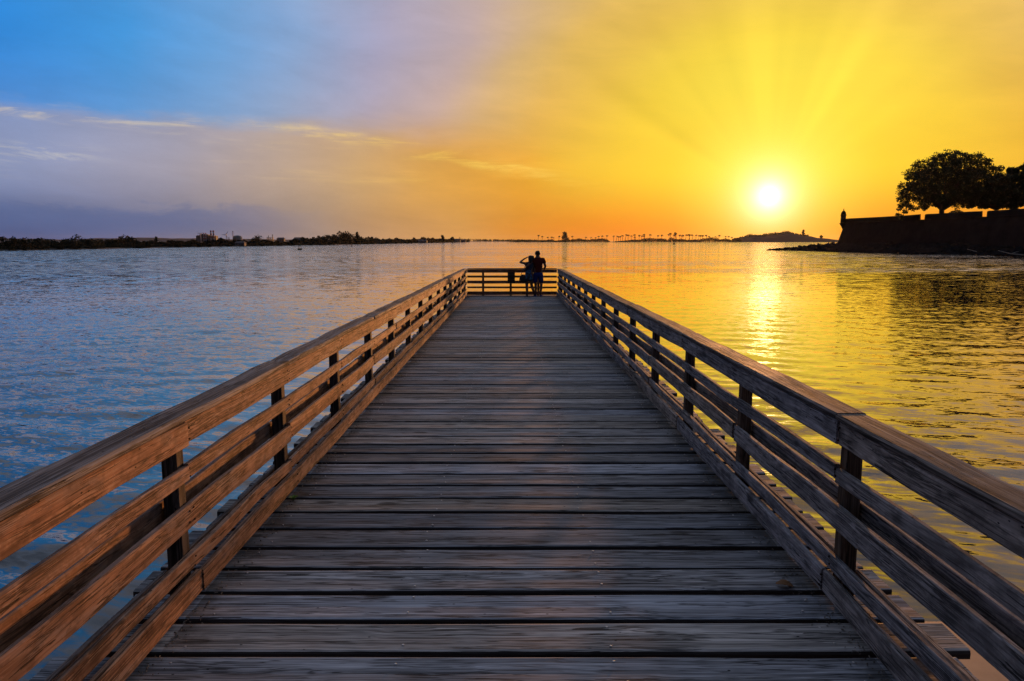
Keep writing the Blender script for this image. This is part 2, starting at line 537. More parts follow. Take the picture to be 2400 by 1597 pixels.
plain('leaf_far', (0.022, 0.026, 0.014), 0.85, 0.3, 0.05, 0.1)
plain('bark', (0.07, 0.05, 0.035), 0.9, 0.3, 2.0, 0.1)
plain('driftwood', (0.36, 0.31, 0.25), 0.85, 0.25, 3.0, 0.1)
plain('skin', (0.13, 0.07, 0.045), 0.6, 0.08, 8)
plain('hair', (0.018, 0.013, 0.010), 0.5, 0.2, 30)
plain('red_shirt', (0.09, 0.012, 0.010), 0.9, 0.15, 20, 0.1)
plain('blue_shorts', (0.013, 0.026, 0.12), 0.9, 0.2, 18, 0.1)
plain('blue_sandal', (0.03, 0.07, 0.32), 0.7, 0.1, 18)
plain('bag_leather', (0.03, 0.022, 0.018), 0.6, 0.2, 18)
plain('steel_dark', (0.05, 0.05, 0.05), 0.6, 0.2, 4)
plain('buoy_green', (0.012, 0.035, 0.025), 0.9, 0.2, 2, 0.0)
plain('buoy_red', (0.05, 0.015, 0.012), 0.9, 0.2, 2, 0.0)
plain('white_paint', (0.34, 0.34, 0.36), 0.6, 0.08, 0.2)
plain('red_paint', (0.28, 0.05, 0.04), 0.6, 0.1, 0.2)
plain('plant_steel', (0.05, 0.057, 0.07), 0.7, 0.25, 0.08)
plain('tank_teal', (0.13, 0.155, 0.15), 0.8, 0.1, 0.1)
plain('roof_dark', (0.07, 0.06, 0.06), 0.8, 0.2, 0.2)
plain('house_wall', (0.12, 0.115, 0.11), 0.8, 0.15, 0.2)


def dress_mat():
    m = bpy.data.materials.new('printed_dress')
    m.use_nodes = True
    q = Graph(m.node_tree)
    b = m.node_tree.nodes['Principled BSDF']
    tc = q.new('ShaderNodeTexCoord').outputs['Object']
    d, c = q.voronoi(tc, 11.0)
    n = q.noise(tc, 7.0, 3, 0.6)
    f = q.smooth(n, 0.5, 0.58)
    q.put(b.inputs['Base Color'], q.mix(f, (0.012, 0.016, 0.03), q.mix(q.xyz(c)[0], (0.03, 0.09, 0.25), (0.03, 0.13, 0.11))))
    b.inputs['Roughness'].default_value = 0.9
    MATS['printed_dress'] = m


dress_mat()


def water_mat():
    m = bpy.data.materials.new('sea_water')
    m.use_nodes = True
    q = Graph(m.node_tree)
    b = m.node_tree.nodes['Principled BSDF']
    pos = q.new('ShaderNodeNewGeometry').outputs['Position']
    nrm = q.new('ShaderNodeNewGeometry').outputs['Normal']
    att = q.new('ShaderNodeAttribute')
    att.attribute_name = 'chop'
    chop = att.outputs['Fac']
    px, py, pz = q.xyz(pos)
    ca, sa = math.cos(R(-16)), math.sin(R(-16))
    u = q.m('ADD', q.m('MULTIPLY', px, ca), q.m('MULTIPLY', py, sa))
    w = q.m('SUBTRACT', q.m('MULTIPLY', py, ca), q.m('MULTIPLY', px, sa))

    def slopes(su, sw, seed, detail, k, side=0.36):
        n = q.noise(q.vec(q.m('MULTIPLY', u, su), q.m('MULTIPLY', w, sw), seed), 1.0, detail, 0.55, 0.4, color=True)
        return q.vm('MULTIPLY', q.vm('SUBTRACT', n, (0.5, 0.5, 0.5)), (k * side, k, 0.0))
    far = q.smooth(py, 40.0, 130.0)
    s1 = slopes(2.6, 6.8, 1.0, 3.0, 1.2)
    s2 = slopes(0.5, 1.5, 7.0, 3.0, 2.3, 0.6)

    def scale(v, f):
        n = q.new('ShaderNodeVectorMath', operation='SCALE')
        q.put(n.inputs[0], v)
        q.put(n.inputs['Scale'], f)
        return n.outputs[0]
    gust = q.noise(q.vec(q.m('MULTIPLY', u, 0.10), q.m('MULTIPLY', w, 0.30), 2.0), 1.0, 4.0, 0.65)
    chop = q.m('MULTIPLY', chop, q.lin(gust, 0.3, 0.7, 0.55, 1.45))
    tot = q.vm('ADD', scale(s1, q.m('MULTIPLY', chop, 0.9)), scale(s2, q.m('MULTIPLY', far, chop)))
    nn = q.vm('NORMALIZE', q.vm('ADD', nrm, tot))
    q.put(b.inputs['Normal'], nn)
    b.inputs['Base Color'].default_value = (0.006, 0.016, 0.028, 1)
    b.inputs['IOR'].default_value = 1.45
    b.inputs['Specular IOR Level'].default_value = 0.5
    q.put(b.inputs['Roughness'], q.m('ADD', 0.012, q.m('MULTIPLY', q.m('MULTIPLY', far, chop), 0.05)))
    gl = q.new('ShaderNodeBsdfGlossy', distribution='BECKMANN')
    gl.inputs['Color'].default_value = (1.0, 0.86, 0.73, 1)
    b.inputs['Specular Tint'].default_value = (1.0, 0.87, 0.75, 1)
    q.put(gl.inputs['Roughness'], b.inputs['Roughness'].links[0].from_socket)
    q.put(gl.inputs['Normal'], nn)
    mx = q.new('ShaderNodeMixShader')
    fc = q.new('ShaderNodeLayerWeight')
    fc.inputs['Blend'].default_value = 0.5
    q.put(mx.inputs[0], q.m('MULTIPLY', q.m('POWER', fc.outputs['Facing'], q.m('ADD', 1.8, q.m('MULTIPLY', att.outputs['Fac'], 5.8))), 0.95))
    m.node_tree.links.new(b.outputs[0], mx.inputs[1])
    m.node_tree.links.new(gl.outputs[0], mx.inputs[2])
    out = [n for n in m.node_tree.nodes if n.type == 'OUTPUT_MATERIAL'][0]
    m.node_tree.links.new(mx.outputs[0], out.inputs['Surface'])
    MATS['sea_water'] = m


water_mat()

# ------------------------------------------------------------------ the sea
def vnoise(x, y, seed):
    """smooth value noise for the calm and ruffled patches"""
    xi, yi = np.floor(x).astype(np.int64), np.floor(y).astype(np.int64)
    xf, yf = x - xi, y - yi
    xf, yf = xf * xf * (3 - 2 * xf), yf * yf * (3 - 2 * yf)

    def h(a, b):
        n = (a * 374761393 + b * 668265263 + seed * 1442695041) & 0xFFFFFFFF
        n = ((n ^ (n >> 13)) * 1274126177) & 0xFFFFFFFF
        return ((n ^ (n >> 16)) & 0xFFFF) / 65535.0
    return (h(xi, yi) * (1 - xf) + h(xi + 1, yi) * xf) * (1 - yf) + (h(xi, yi + 1) * (1 - xf) + h(xi + 1, yi + 1) * xf) * yf


def sstep(v, a, b):
    t = np.clip((v - a) / (b - a), 0, 1)
    return t * t * (3 - 2 * t)


def sea():
    nx, ny, k = 760, 800, 7.6
    xs = 7000 * np.sinh(k * np.linspace(-1, 1, nx)) / math.sinh(k)
    ys = 2.0 + 7000 * np.sinh(k * np.linspace(0, 1, ny)) / math.sinh(k)
    X, Y = np.meshgrid(xs, ys)
    cell = np.maximum(np.gradient(xs)[None, :], np.gradient(ys)[:, None]) + 0 * X
    # ruffled outside, calmer in the lee of the landing, with slicks drawn out along the wind
    line = 96 + 10 * (vnoise(X / 60, Y * 0 + 1, 3) - 0.5) + 0.10 * np.abs(X) - 14 * sstep(-X, 5, 60)
    outer = sstep(Y, line - 5, line + 7)
    streak = vnoise(X / 70 + Y / 160, Y / 11 - X / 60, 5) * 0.6 + vnoise(X / 25, Y / 4.5 - X / 30, 8) * 0.4
    leftside = sstep(-X, 4, 16)
    near = 0.36 + leftside * (0.34 + 0.55 * sstep(50 - Y, 0, 28)) + 0.14 * (1 - leftside) * sstep(28 - Y, 0, 18)
    near = near * (0.75 + 0.5 * streak)
    chop = near * (1 - outer) + outer * (0.55 + 0.75 * sstep(streak, 0.3, 0.62)) * (1 + 0.3 * leftside)
    Z = np.zeros_like(X)
    r = np.random.default_rng(5)
    n = 110
    lam = np.exp(r.uniform(math.log(0.34), math.log(2.8), n))
    ang = R(-106) + r.normal(0, 0.42, n)
    ph = r.uniform(0, 6.28, n)
    for l, a, p in zip(lam, ang, ph):
        kk = 2 * math.pi / l
        fade = np.clip((l / cell - 2.5) / 2.5, 0, 1)
        amp = 0.021 / kk * min(1.0, (0.8 / l) ** 0.9)
        Z += amp * fade * np.sin(kk * (X * math.cos(a) + Y * math.sin(a)) + p + 1.2 * vnoise(X / (l * 6), Y / (l * 6), 17))
    Z *= np.clip(0.35 + chop * 1.0, 0, 1.4) * sstep(Y, 3.0, 12.0)
    V = np.stack([X, Y, WATER + Z], -1).reshape(-1, 3)
    idx = np.arange(nx * ny).reshape(ny, nx)
    F = np.stack([idx[:-1, :-1], idx[:-1, 1:], idx[1:, 1:], idx[1:, :-1]], -1).reshape(-1, 4)
    me = np_mesh('sea', V, F, True)
    a = me.attributes.new('chop', 'FLOAT', 'POINT')
    a.data.foreach_set('value', chop.astype(np.float32).ravel())
    return tag(link('sea', me, MATS['sea_water']), kind='structure')


sea()


def terrain(name, nx, ny, fx, mat):
    """grid mesh from fx(u,v) -> point"""
    V, F = [], []
    for j in range(ny):
        for i in range(nx):
            V.append(fx(i / (nx - 1), j / (ny - 1)))
    for j in range(ny - 1):
        for i in range(nx - 1):
            F.append((j * nx + i, j * nx + i + 1, (j + 1) * nx + i + 1, (j + 1) * nx + i))
    return tag(link(name, py_mesh(name, V, F, True), MATS[mat]), kind='structure')


def beach_pt(u, v):
    x, y = -90 + 180 * u, -60 + 80 * v
    lip = 7.0 + 0.9 * math.tanh(x / 3) + 0.4 * math.sin(x * 0.21 + 1.0) + 0.2 * math.sin(x * 0.77)
    z = WATER + (lip - y) * (0.075 if y < lip else 0.16)
    z = min(z, -0.9 + 0.1 * math.sin(x * 0.5))
    return (x, y, z + 0.02 * math.sin(x * 2.3) * math.sin(y * 1.9))


terrain('beach', 90, 60, beach_pt, 'sand')

# ------------------------------------------------------------------ the boardwalk
def board(name, L, A, B, seg=4, seed=0, c=0.005, warp=0.003):
    """a sawn board along X, A wide in Y, B thick in Z, edges worn, slightly warped"""
    r = random.Random(seed)
    V, F = [], []
    n = seg + 1
    for i in range(n):
        x = -L / 2 + L * i / seg
        jy, jz = r.uniform(-warp, warp), r.uniform(-warp, warp)
        e = 0.003 if i in (0, n - 1) else 0.0
        a, b = A / 2 - e + r.uniform(-0.0015, 0.0015), B / 2 - e
        cc = c * r.uniform(0.7, 1.6)
        for (yy, zz) in ((a, b - cc), (a - cc, b), (-a + cc, b), (-a, b - cc), (-a, -b + c), (-a + c, -b), (a - c, -b), (a, -b + c)):
            V.append((x, yy + jy, zz + jz))
    for i in range(seg):
        for k in range(8):
            F.append((i * 8 + k, (i + 1) * 8 + k, (i + 1) * 8 + (k + 1) % 8, i * 8 + (k + 1) % 8))
    F.append(tuple(range(8)))
    F.append(tuple(reversed(range(seg * 8, seg * 8 + 8))))
    return py_mesh(name, V, F)


def deck_z(y):
    return -SLOPE * y


TILT = -math.atan(SLOPE)
END = 28.85                  # where the deck meets the end railing
PLANK = 0.0478
deck = tag(empty('boardwalk_deck', (0, 10, deck_z(10))), 'weathered grey plank deck of the pier between the two side railings', 'pier deck')


def put(o, parent, loc):
    o.parent = parent
    o.location = Vector(loc) - parent.location
    return o


def plank_mesh(L, A, B, seed, seg=6):
    r = random.Random(seed)
    cup = r.uniform(-0.002, 0.006)
    V, F = [], []
    for i in range(seg + 1):
        x = -L / 2 + L * i / seg
        jy, jz = r.uniform(-0.003, 0.003), r.uniform(-0.002, 0.002)
        a, b = A / 2 + r.uniform(-0.003, 0.003), B / 2
        c1, c2 = r.uniform(0.009, 0.017), r.uniform(0.009, 0.017)
        for yy, zz in ((a, b - c1 * 1.2), (a - c1 * 0.35, b - c1 * 0.4), (a - c1 * 1.4, b), (0, b - cup), (-a + c2 * 1.4, b), (-a + c2 * 0.35, b - c2 * 0.4), (-a, b - c2 * 1.2), (-a, -b), (a, -b)):
            V.append((x, yy + jy, zz + jz))
    for i in range(seg):
        for k in range(9):
            F.append((i * 9 + k, (i + 1) * 9 + k, (i + 1) * 9 + (k + 1) % 9, i * 9 + (k + 1) % 9))
    F += [tuple(range(9)), tuple(reversed(range(seg * 9, seg * 9 + 9)))]
    me = py_mesh('plank', V, F)
    return me


variants = []
for i in range(9):
    variants.append(plank_mesh(4.42 + rng.uniform(-0.05, 0.05), 0.281 - (i % 3) * 0.003, PLANK, 100 + i))
narrow = [plank_mesh(4.42, 0.264, PLANK, 140 + i) for i in range(3)]
y = 3.332 - 0.3150 * 20
k = 0
steps = {20: .322, 21: .331, 22: .303, 23: .307, 24: .324, 25: .317, 26: .318, 27: .302, 28: .299, 29: .329, 30: .335, 31: .306, 32: .316}
while y < END + 0.25:
    pitch = steps.get(k, 0.3150 + rng.uniform(-0.009, 0.009))
    slim = pitch < 0.304 or k in (20, 22, 26)
    me = rng.choice(narrow if slim else variants)
    w = 0.262 if slim else 0.291
    cy_ = y + pitch / 2 + rng.uniform(-0.002, 0.002)
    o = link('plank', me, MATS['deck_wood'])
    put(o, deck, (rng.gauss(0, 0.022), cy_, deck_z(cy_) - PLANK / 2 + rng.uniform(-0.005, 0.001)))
    o.rotation_euler = (TILT + rng.gauss(0, 0.010), rng.gauss(0, 0.0008), rng.gauss(0, 0.0022) + (math.pi if rng.random() < 0.5 else 0))
    y += pitch
    k += 1
DECK_END = y

for sx in (-1.9, -0.57, 0.51, 1.9):
    L = 6.2
    n = 6
    for i in range(n):
        yy = -2.6 + L * (i + 0.5) * (DECK_END + 2.6) / (L * n)
        ll = (DECK_END + 2.6) / n - 0.004
        o = link('stringer', board('stringer', ll, 0.09, 0.24, 2, 300 + i), MATS['post_wood'])
        put(o, deck, (sx, yy, deck_z(yy) - PLANK - 0.128))
        o.rotation_euler = (0, 0, math.pi / 2)
        o.rotation_euler = Matrix(((0, -1, 0), (math.cos(TILT), 0, -math.sin(TILT)), (math.sin(TILT), 0, math.cos(TILT)))).to_euler()
pile_mb = MB().tube([(0, 0, -4.2), (0, 0, 0)], [0.17, 0.15], 10).mesh('pile', True)
for i in range(6):
    yy = 1.2 + i * 5.4
    beam = link('cross_beam', board('cross_beam', 4.3, 0.20, 0.24, 2, 330 + i), MATS['post_wood'])
    put(beam, deck, (0, yy, deck_z(yy) - PLANK - 0.37))
    for sx in (-1.75, 1.75):
        put(link('pile', pile_mb, MATS['post_wood']), deck, (sx, yy, deck_z(yy) - PLANK - 0.49))

# screw heads, two to a plank on each line of stringers
mb = MB()
for ch in [c for c in deck.children if c.name.startswith('plank')]:
    wy = ch.location.y + deck.location.y
    if wy < 2.6 or wy > 20:
        continue
    for sx in (-0.575, 0.515, -1.62, 1.62):
        for dy in (-0.085, 0.085):
            if rng.random() < 0.12:
                continue
            X, Yy = sx + rng.gauss(0, 0.016), wy + dy + rng.gauss(0, 0.012)
            mb.lathe([(0.0068, -0.003), (0.0066, 0.0012), (0.004, 0.0022)], (X, Yy - 10, deck_z(Yy) - deck_z(10) + 0.0012), 7)
o = mb.build('screw_heads', MATS['screw_steel'], deck)
o['kind'] = 'stuff'

# railings
RAILS = [('top_board', 1.795, 0.885, 1.026, 0.038, 'rail_wood'),
         ('rail_board', 1.795, 0.685, 0.775, 0.038, 'rail_wood'),
         ('rail_board', 1.795, 0.415, 0.552, 0.038, 'rail_wood'),
         ('rail_board', 1.795, 0.172, 0.262, 0.038, 'rail_wood'),
         ('kick_board', 1.752, 0.030, 0.165, 0.042, 'rail_wood'),
         ('outer_board', 1.945, 0.430, 0.565, 0.038, 'rail_wood'),
         ('outer_board', 1.945, 0.020, 0.160, 0.038, 'rail_wood')]
POSTS = [3.9 + 1.83 * i for i in range(-4, 14)]
PITCH_ROT = Matrix(((0, -1, 0), (math.cos(TILT), 0, -math.sin(TILT)), (math.sin(TILT), 0, math.cos(TILT)))).to_euler()
mesh_cache = {}


def side_railing(s, label):
    root = tag(empty('wooden_railing', (s * 1.88, 10, deck_z(10))), label, 'railing')
    for py in POSTS + [END - 0.02]:
        h = 1.025
        key = ('post', rng.randrange(3))
        if key not in mesh_cache:
            mesh_cache[key] = board('post', h + 0.30, 0.089, 0.089, 3, 500 + key[1], 0.004, 0.0015)
        o = link('post', mesh_cache[key], MATS['post_wood'])
        put(o, root, (s * 1.8825, py + rng.gauss(0, 0.008), deck_z(py) + h / 2 - 0.15))
        o.rotation_euler = (rng.gauss(0, 0.004), R(-90), 0)
    # boards butt on the posts; each course starts its joints at a different post
    for ri, (nm, d, z0, z1, th, mt) in enumerate(RAILS):
        start = {0: 0, 1: 2, 2: 1, 3: 1, 4: 0, 5: 1, 6: 2}[ri]
        joints = [-3.5] + [p for i, p in enumerate(POSTS) if (i - start - (0 if s < 0 else 0)) % 2 == 0 and p > -3] + [END - 0.03]
        if END - 0.03 - joints[-2] < 0.6:
            joints.pop(-2)
        for a, b in zip(joints, joints[1:]):
            L = round(b - a - 0.008, 3)
            key = (nm, L, round(z1 - z0, 3), rng.randrange(3), s)
            if key not in mesh_cache:
                mesh_cache[key] = board(nm, L, th, z1 - z0, 5, key[3] + ri * 10, 0.006, 0.008)
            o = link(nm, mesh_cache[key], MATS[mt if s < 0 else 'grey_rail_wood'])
            ym = (a + b) / 2
            put(o, root, (s * (d + th / 2) + rng.gauss(0, 0.002), ym, deck_z(ym) + (z0 + z1) / 2 + rng.gauss(0, 0.005)))
            e = PITCH_ROT.copy()
            o.rotation_euler = (Matrix.Rotation(rng.gauss(0, 0.0012), 3, 'X') @ e.to_matrix()).to_euler()
    joints = [-3.5] + [p for i, p in enumerate(POSTS) if i % 2 == (1 if s < 0 else 0) and p > -3] + [END + 0.07]
    for a, b in zip(joints, joints[1:]):
        L = round(b - a - 0.006, 3)
        o = link('cap_board', board('cap_board', L, 0.178, 0.040, 10, rng.randrange(9999), 0.009, 0.006), MATS['cap_wood'])
        ym = (a + b) / 2
        put(o, root, (s * (1.778 + 0.089) + rng.gauss(0, 0.003), ym, deck_z(ym) + 1.049 + rng.gauss(0, 0.0015)))
        o.rotation_euler = (Matrix.Rotation(rng.gauss(0, 0.0008), 3, 'X') @ PITCH_ROT.to_matrix()).to_euler()
    nails = MB()
    for py in POSTS + [END - 0.05]:
        if py < 1.5:
            continue
        for ri, (nm, d, z0, z1, th, mt) in enumerate(RAILS[:5]):
            for fz in (0.25, 0.75):
                for dy in ((-0.022, 0.024) if ri in (0, 2) else (0.0,)):
                    yy = py + dy + rng.gauss(0, 0.006)
                    zz = z0 + (z1 - z0) * fz + rng.gauss(0, 0.006)
                    c0 = Vector((s * (d + 0.004), yy, deck_z(yy) + zz)) - root.location
                    nails.tube([c0, c0 - Vector((s * 0.0075, 0, 0))], [0.007, 0.0055], 6)
    o = nails.build('nail_heads', MATS['rust'], root)
    o['kind'] = 'stuff'
    return root


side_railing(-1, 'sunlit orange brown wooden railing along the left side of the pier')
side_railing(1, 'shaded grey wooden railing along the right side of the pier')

end_rail = tag(empty('wooden_railing', (0, END, deck_z(END))), 'dark backlit wooden railing across the seaward end of the pier', 'railing')
for nm, z0, z1 in (('top_board', 0.905, 1.040), ('rail_board', 0.706, 0.790), ('rail_board', 0.472, 0.590), ('rail_board', 0.282, 0.358), ('kick_board', 0.022, 0.165)):
    o = link(nm, board(nm, 3.56, 0.038, z1 - z0, 5, int(z0 * 1000), 0.005, 0.003), MATS['rail_wood'])
    put(o, end_rail, (0, END + 0.02, deck_z(END) + (z0 + z1) / 2))
o = link('cap_board', board('cap_board', 3.54, 0.17, 0.036, 5, 77, 0.005, 0.003), MATS['cap_wood'])
put(o, end_rail, (0, END + 0.05, deck_z(END) + 1.061))
for px_ in (-1.15, -0.05, 1.05):
    o = link('post', board('post', 1.30, 0.089, 0.089, 2, 60, 0.004, 0.001), MATS['post_wood'])
    put(o, end_rail, (px_, END + 0.084, deck_z(END) + 0.37))
    o.rotation_euler = (0, R(-90), 0)
# board fixed to the end railing
nb = MB().box((-0.145, -0.012, -0.215), (0.145, 0.012, 0.215))
o = nb.build('notice_board', MATS['post_wood'], None, (-0.03, END - 0.0135, deck_z(END) + 0.70))
tag(o, 'small dark notice board fixed to the middle of the end railing', 'notice board')

# bits of leaf litter and grit gathered along the kick boards
V, F = [], []
for i in range(1500):
    s = rng.choice((-1, 1))
    y = 2.4 + 18 * rng.random() ** 1.8
    x = s * (1.745 - abs(rng.gauss(0, 0.055)))
    a = rng.random() * 6.28
    l, w = rng.uniform(0.003, 0.011), rng.uniform(0.0012, 0.004)
    z = deck_z(y) + 0.003
    c_, s_ = math.cos(a), math.sin(a)
    b = len(V)
    for (p, q_, zz) in ((-l, -w, 0), (l, -w, 0.001), (l, w, 0.003), (-l, w, 0.004)):
        V.append((x + p * c_ - q_ * s_, y + p * s_ + q_ * c_, z + zz))
    V.append((x, y, z + 0.006))
    F += [(b, b + 1, b + 4), (b + 1, b + 2, b + 4), (b + 2, b + 3, b + 4), (b + 3, b, b + 4), (b + 3, b + 2, b + 1, b)]
o = link('grit_litter', py_mesh('grit_litter', V, F), MATS['grit'])
tag(o, 'dry grit and leaf crumbs lying along the kick boards', 'litter', kind='stuff')


def leaf_blade(L, W, curl, n=6):
    V, F = [], []
    for i in range(n + 1):
        t = i / n
        w = W * math.sin(math.pi * min(1, t * 0.92 + 0.06)) ** 0.8
        z = curl * math.sin(t * 3.0)
        V += [(t * L - L / 2, -w, z + w * 0.35), (t * L - L / 2, 0, z), (t * L - L / 2, w, z + w * 0.5)]
    for i in range(n):
        for k in range(2):
            F.append((i * 3 + k, i * 3 + 3 + k, i * 3 + 4 + k, i * 3 + 1 + k))
    return V, F


V, F = leaf_blade(0.10, 0.026, 0.010)
me = py_mesh('dry_leaf', V, F, True)
o = link('dry_leaf', me, MATS['dry_leaf'], None, (1.60, 4.02, deck_z(4.02) + 0.006), (0.1, 0.05, R(-20)))
so = o.modifiers.new('solid', 'SOLIDIFY')
so.thickness = 0.0012
tag(o, 'curled brown dead leaf lying on the deck beside the right kick board', 'leaf')
sp_root = tag(empty('green_sprout', (-1.715, 5.47, deck_z(5.47))), 'tiny yellow green weed sprouting at the foot of the left kick board', 'plant')
for i in range(7):
    V, F = leaf_blade(0.055, 0.010, 0.008, 4)
    me = py_mesh('leaf', V, F, True)
    o = link('leaf', me, MATS['green_sprout'], sp_root, (0.02 * math.cos(i * 0.9), 0.02 * math.sin(i * 0.9), 0.014), (0, R(-35), i * 0.9))

# ------------------------------------------------------------------ people
def skin_mesh(name, verts, edges, radii, sub=2):
    me = bpy.data.meshes.new(name)
    me.from_pydata(verts, edges, [])
    ob = bpy.data.objects.new(name, me)
    COL.objects.link(ob)
    md = ob.modifiers.new('skin', 'SKIN')
    md.use_smooth_shade = True
    for i, r in enumerate(radii):
        me.skin_vertices[0].data[i].radius = (r, r) if isinstance(r, (int, float)) else r
    me.skin_vertices[0].data[0].use_root = True
    sb = ob.modifiers.new('sub', 'SUBSURF')
    sb.levels = sb.render_levels = sub
    bpy.context.view_layer.update()
    dg = bpy.context.evaluated_depsgraph_get()
    out = bpy.data.meshes.new_from_object(ob.evaluated_get(dg))
    bpy.data.objects.remove(ob)
    out.name = name
    for p in out.polygons:
        p.use_smooth = True
    return out


def chain_mesh(name, chains, sub=2):
    """chains: list of [(point, radius), ...]; equal points are shared"""
    V, E, RR, seen = [], [], [], {}
    for ch in chains:
        prev = None
        for p, r in ch:
            key = tuple(round(c, 4) for c in p)
            if key not in seen:
                seen[key] = len(V)
                V.append(p)
                RR.append(r)
            if prev is not None and prev != seen[key]:
                E.append((prev, seen[key]))
            prev = seen[key]
    return skin_mesh(name, V, E, RR, sub)


def fingers(wrist, dirv, side, r=0.009):
    """palm end and five bent fingers, as chains rooted in the palm"""
    d = Vector(dirv).normalized()
    s = Vector(side).normalized()
    n = d.cross(s)
    palm = Vector(wrist) + d * 0.075
    out = [[(tuple(wrist), 0.024), (tuple(palm), (0.036, 0.020))]]
    for i, (o_, l) in enumerate(((-0.030, 0.070), (-0.010, 0.080), (0.010, 0.076), (0.030, 0.060))):
        a = palm + s * o_ + d * 0.015
        b = a + d * l * 0.55 + n * 0.008
        c = b + d * l * 0.35 + n * 0.022
        out.append([(tuple(palm), (0.036, 0.020)), (tuple(a), r), (tuple(b), r), (tuple(c), r * 0.85)])
    t0 = Vector(wrist) + d * 0.03 - s * 0.03
    t1 = t0 + d * 0.03 - s * 0.025
    t2 = t1 + d * 0.028 + n * 0.012
    out.append([(tuple(wrist), 0.024), (tuple(t0), 0.013), (tuple(t1), 0.011), (tuple(t2), 0.009)])
    return out


def head_parts(root, c, s=1.0, facing=(0, 1, 0), hair='short', tilt=0.0):
    """hair cap and ears are parts; the head itself belongs to the body mesh"""
    return None


PX, PY = 1.02, 28.42
pz = deck_z(PY)
man = tag(empty('person', (PX, PY, pz)), 'taller standing person in red shirt and blue shorts with an arm around companion', 'person')
pel, waist, chest, neck0, neck1, head = (0, 0, 0.95), (0, 0, 1.12), (0, -0.01, 1.33), (-0.01, 0.0, 1.50), (-0.015, 0.015, 1.56), (-0.02, 0.02, 1.67)
chains = [[(pel, (0.155, 0.11)), (waist, (0.145, 0.10)), (chest, (0.175, 0.115)), (neck0, 0.068), (neck1, 0.062), ((-0.018, 0.03, 1.61), (0.078, 0.095)), (head, (0.098, 0.118)), ((-0.02, 0.012, 1.745), (0.085, 0.10))],
          [(pel, (0.155, 0.11)), ((-0.095, 0, 0.86), 0.088), ((-0.085, 0.025, 0.48), 0.056), ((-0.08, -0.01, 0.30), 0.052), ((-0.075, 0, 0.085), 0.036), ((-0.085, 0.03, 0.04), 0.036), ((-0.095, 0.17, 0.03), 0.032)],
          [(pel, (0.155, 0.11)), ((0.095, 0, 0.86), 0.088), ((0.115, 0.02, 0.48), 0.056), ((0.105, -0.01, 0.30), 0.052), ((0.085, 0, 0.085), 0.036), ((0.10, 0.03, 0.04), 0.036), ((0.13, 0.16, 0.03), 0.032)],
          [(chest, (0.175, 0.115)), ((0.185, 0.0, 1.43), 0.066), ((0.255, -0.02, 1.18), 0.048), ((0.235, 0.13, 1.07), 0.036), ((0.215, 0.24, 1.085), 0.026)],
          [(chest, (0.175, 0.115)), ((-0.185, -0.01, 1.43), 0.066), ((-0.30, -0.12, 1.27), 0.048), ((-0.40, -0.13, 1.16), 0.037), ((-0.44, -0.115, 1.10), 0.026)]]
chains += fingers((0.215, 0.24, 1.085), (-0.1, 1, -0.1), (1, 0.1, 0))
chains += fingers((-0.44, -0.115, 1.10), (-0.35, 0.3, -0.7), (0.7, 0.1, -0.4))
link('body', chain_mesh('body', chains), MATS['skin'], man)
link('shirt', chain_mesh('shirt', [[((0, 0, 0.90), (0.172, 0.128)), ((0, 0, 1.02), (0.168, 0.122)), ((0, 0, 1.14), (0.165, 0.12)), ((0, -0.01, 1.34), (0.192, 0.13)), ((-0.008, 0, 1.47), (0.105, 0.085))],
                             [((0, -0.01, 1.34), (0.192, 0.13)), ((0.187, 0.0, 1.43), 0.082), ((0.232, -0.012, 1.27), 0.066)],
                             [((0, -0.01, 1.34), (0.192, 0.13)), ((-0.187, -0.01, 1.43), 0.082), ((-0.285, -0.08, 1.33), 0.064)]]), MATS['red_shirt'], man)
link('shorts', chain_mesh('shorts', [[((0, 0, 0.98), (0.166, 0.122)), ((0, 0, 0.90), (0.168, 0.124)), ((-0.097, 0, 0.80), 0.102), ((-0.092, 0.012, 0.62), 0.094), ((-0.089, 0.02, 0.53), 0.092)],
                              [((0, 0, 0.90), (0.168, 0.124)), ((0.097, 0, 0.80), 0.102), ((0.107, 0.012, 0.62), 0.094), ((0.112, 0.02, 0.53), 0.092)]]), MATS['blue_shorts'], man)
link('hair', chain_mesh('hair', [[((-0.02, -0.028, 1.61), (0.078, 0.070)), ((-0.02, -0.018, 1.66), (0.099, 0.098)), ((-0.02, -0.004, 1.72), (0.098, 0.108)), ((-0.02, 0.006, 1.775), (0.07, 0.085))]]), MATS['hair'], man)
for s in (-1, 1):
    MB().lathe([(0.006, -0.03), (0.017, -0.012), (0.019, 0.012), (0.008, 0.03)], (-0.02 + s * 0.080, 0.0, 1.645), 8).build('ear', MATS['skin'], man, None, True)
for x0, ty in ((-0.09, 0.1), (0.115, 0.1)):
    link('sandal', board('sandal', 0.27, 0.10, 0.028, 4, 9, 0.012, 0.0), MATS['blue_sandal'], man, (x0, 0.085, 0.0145), (0, 0, R(95 if x0 < 0 else 80)))

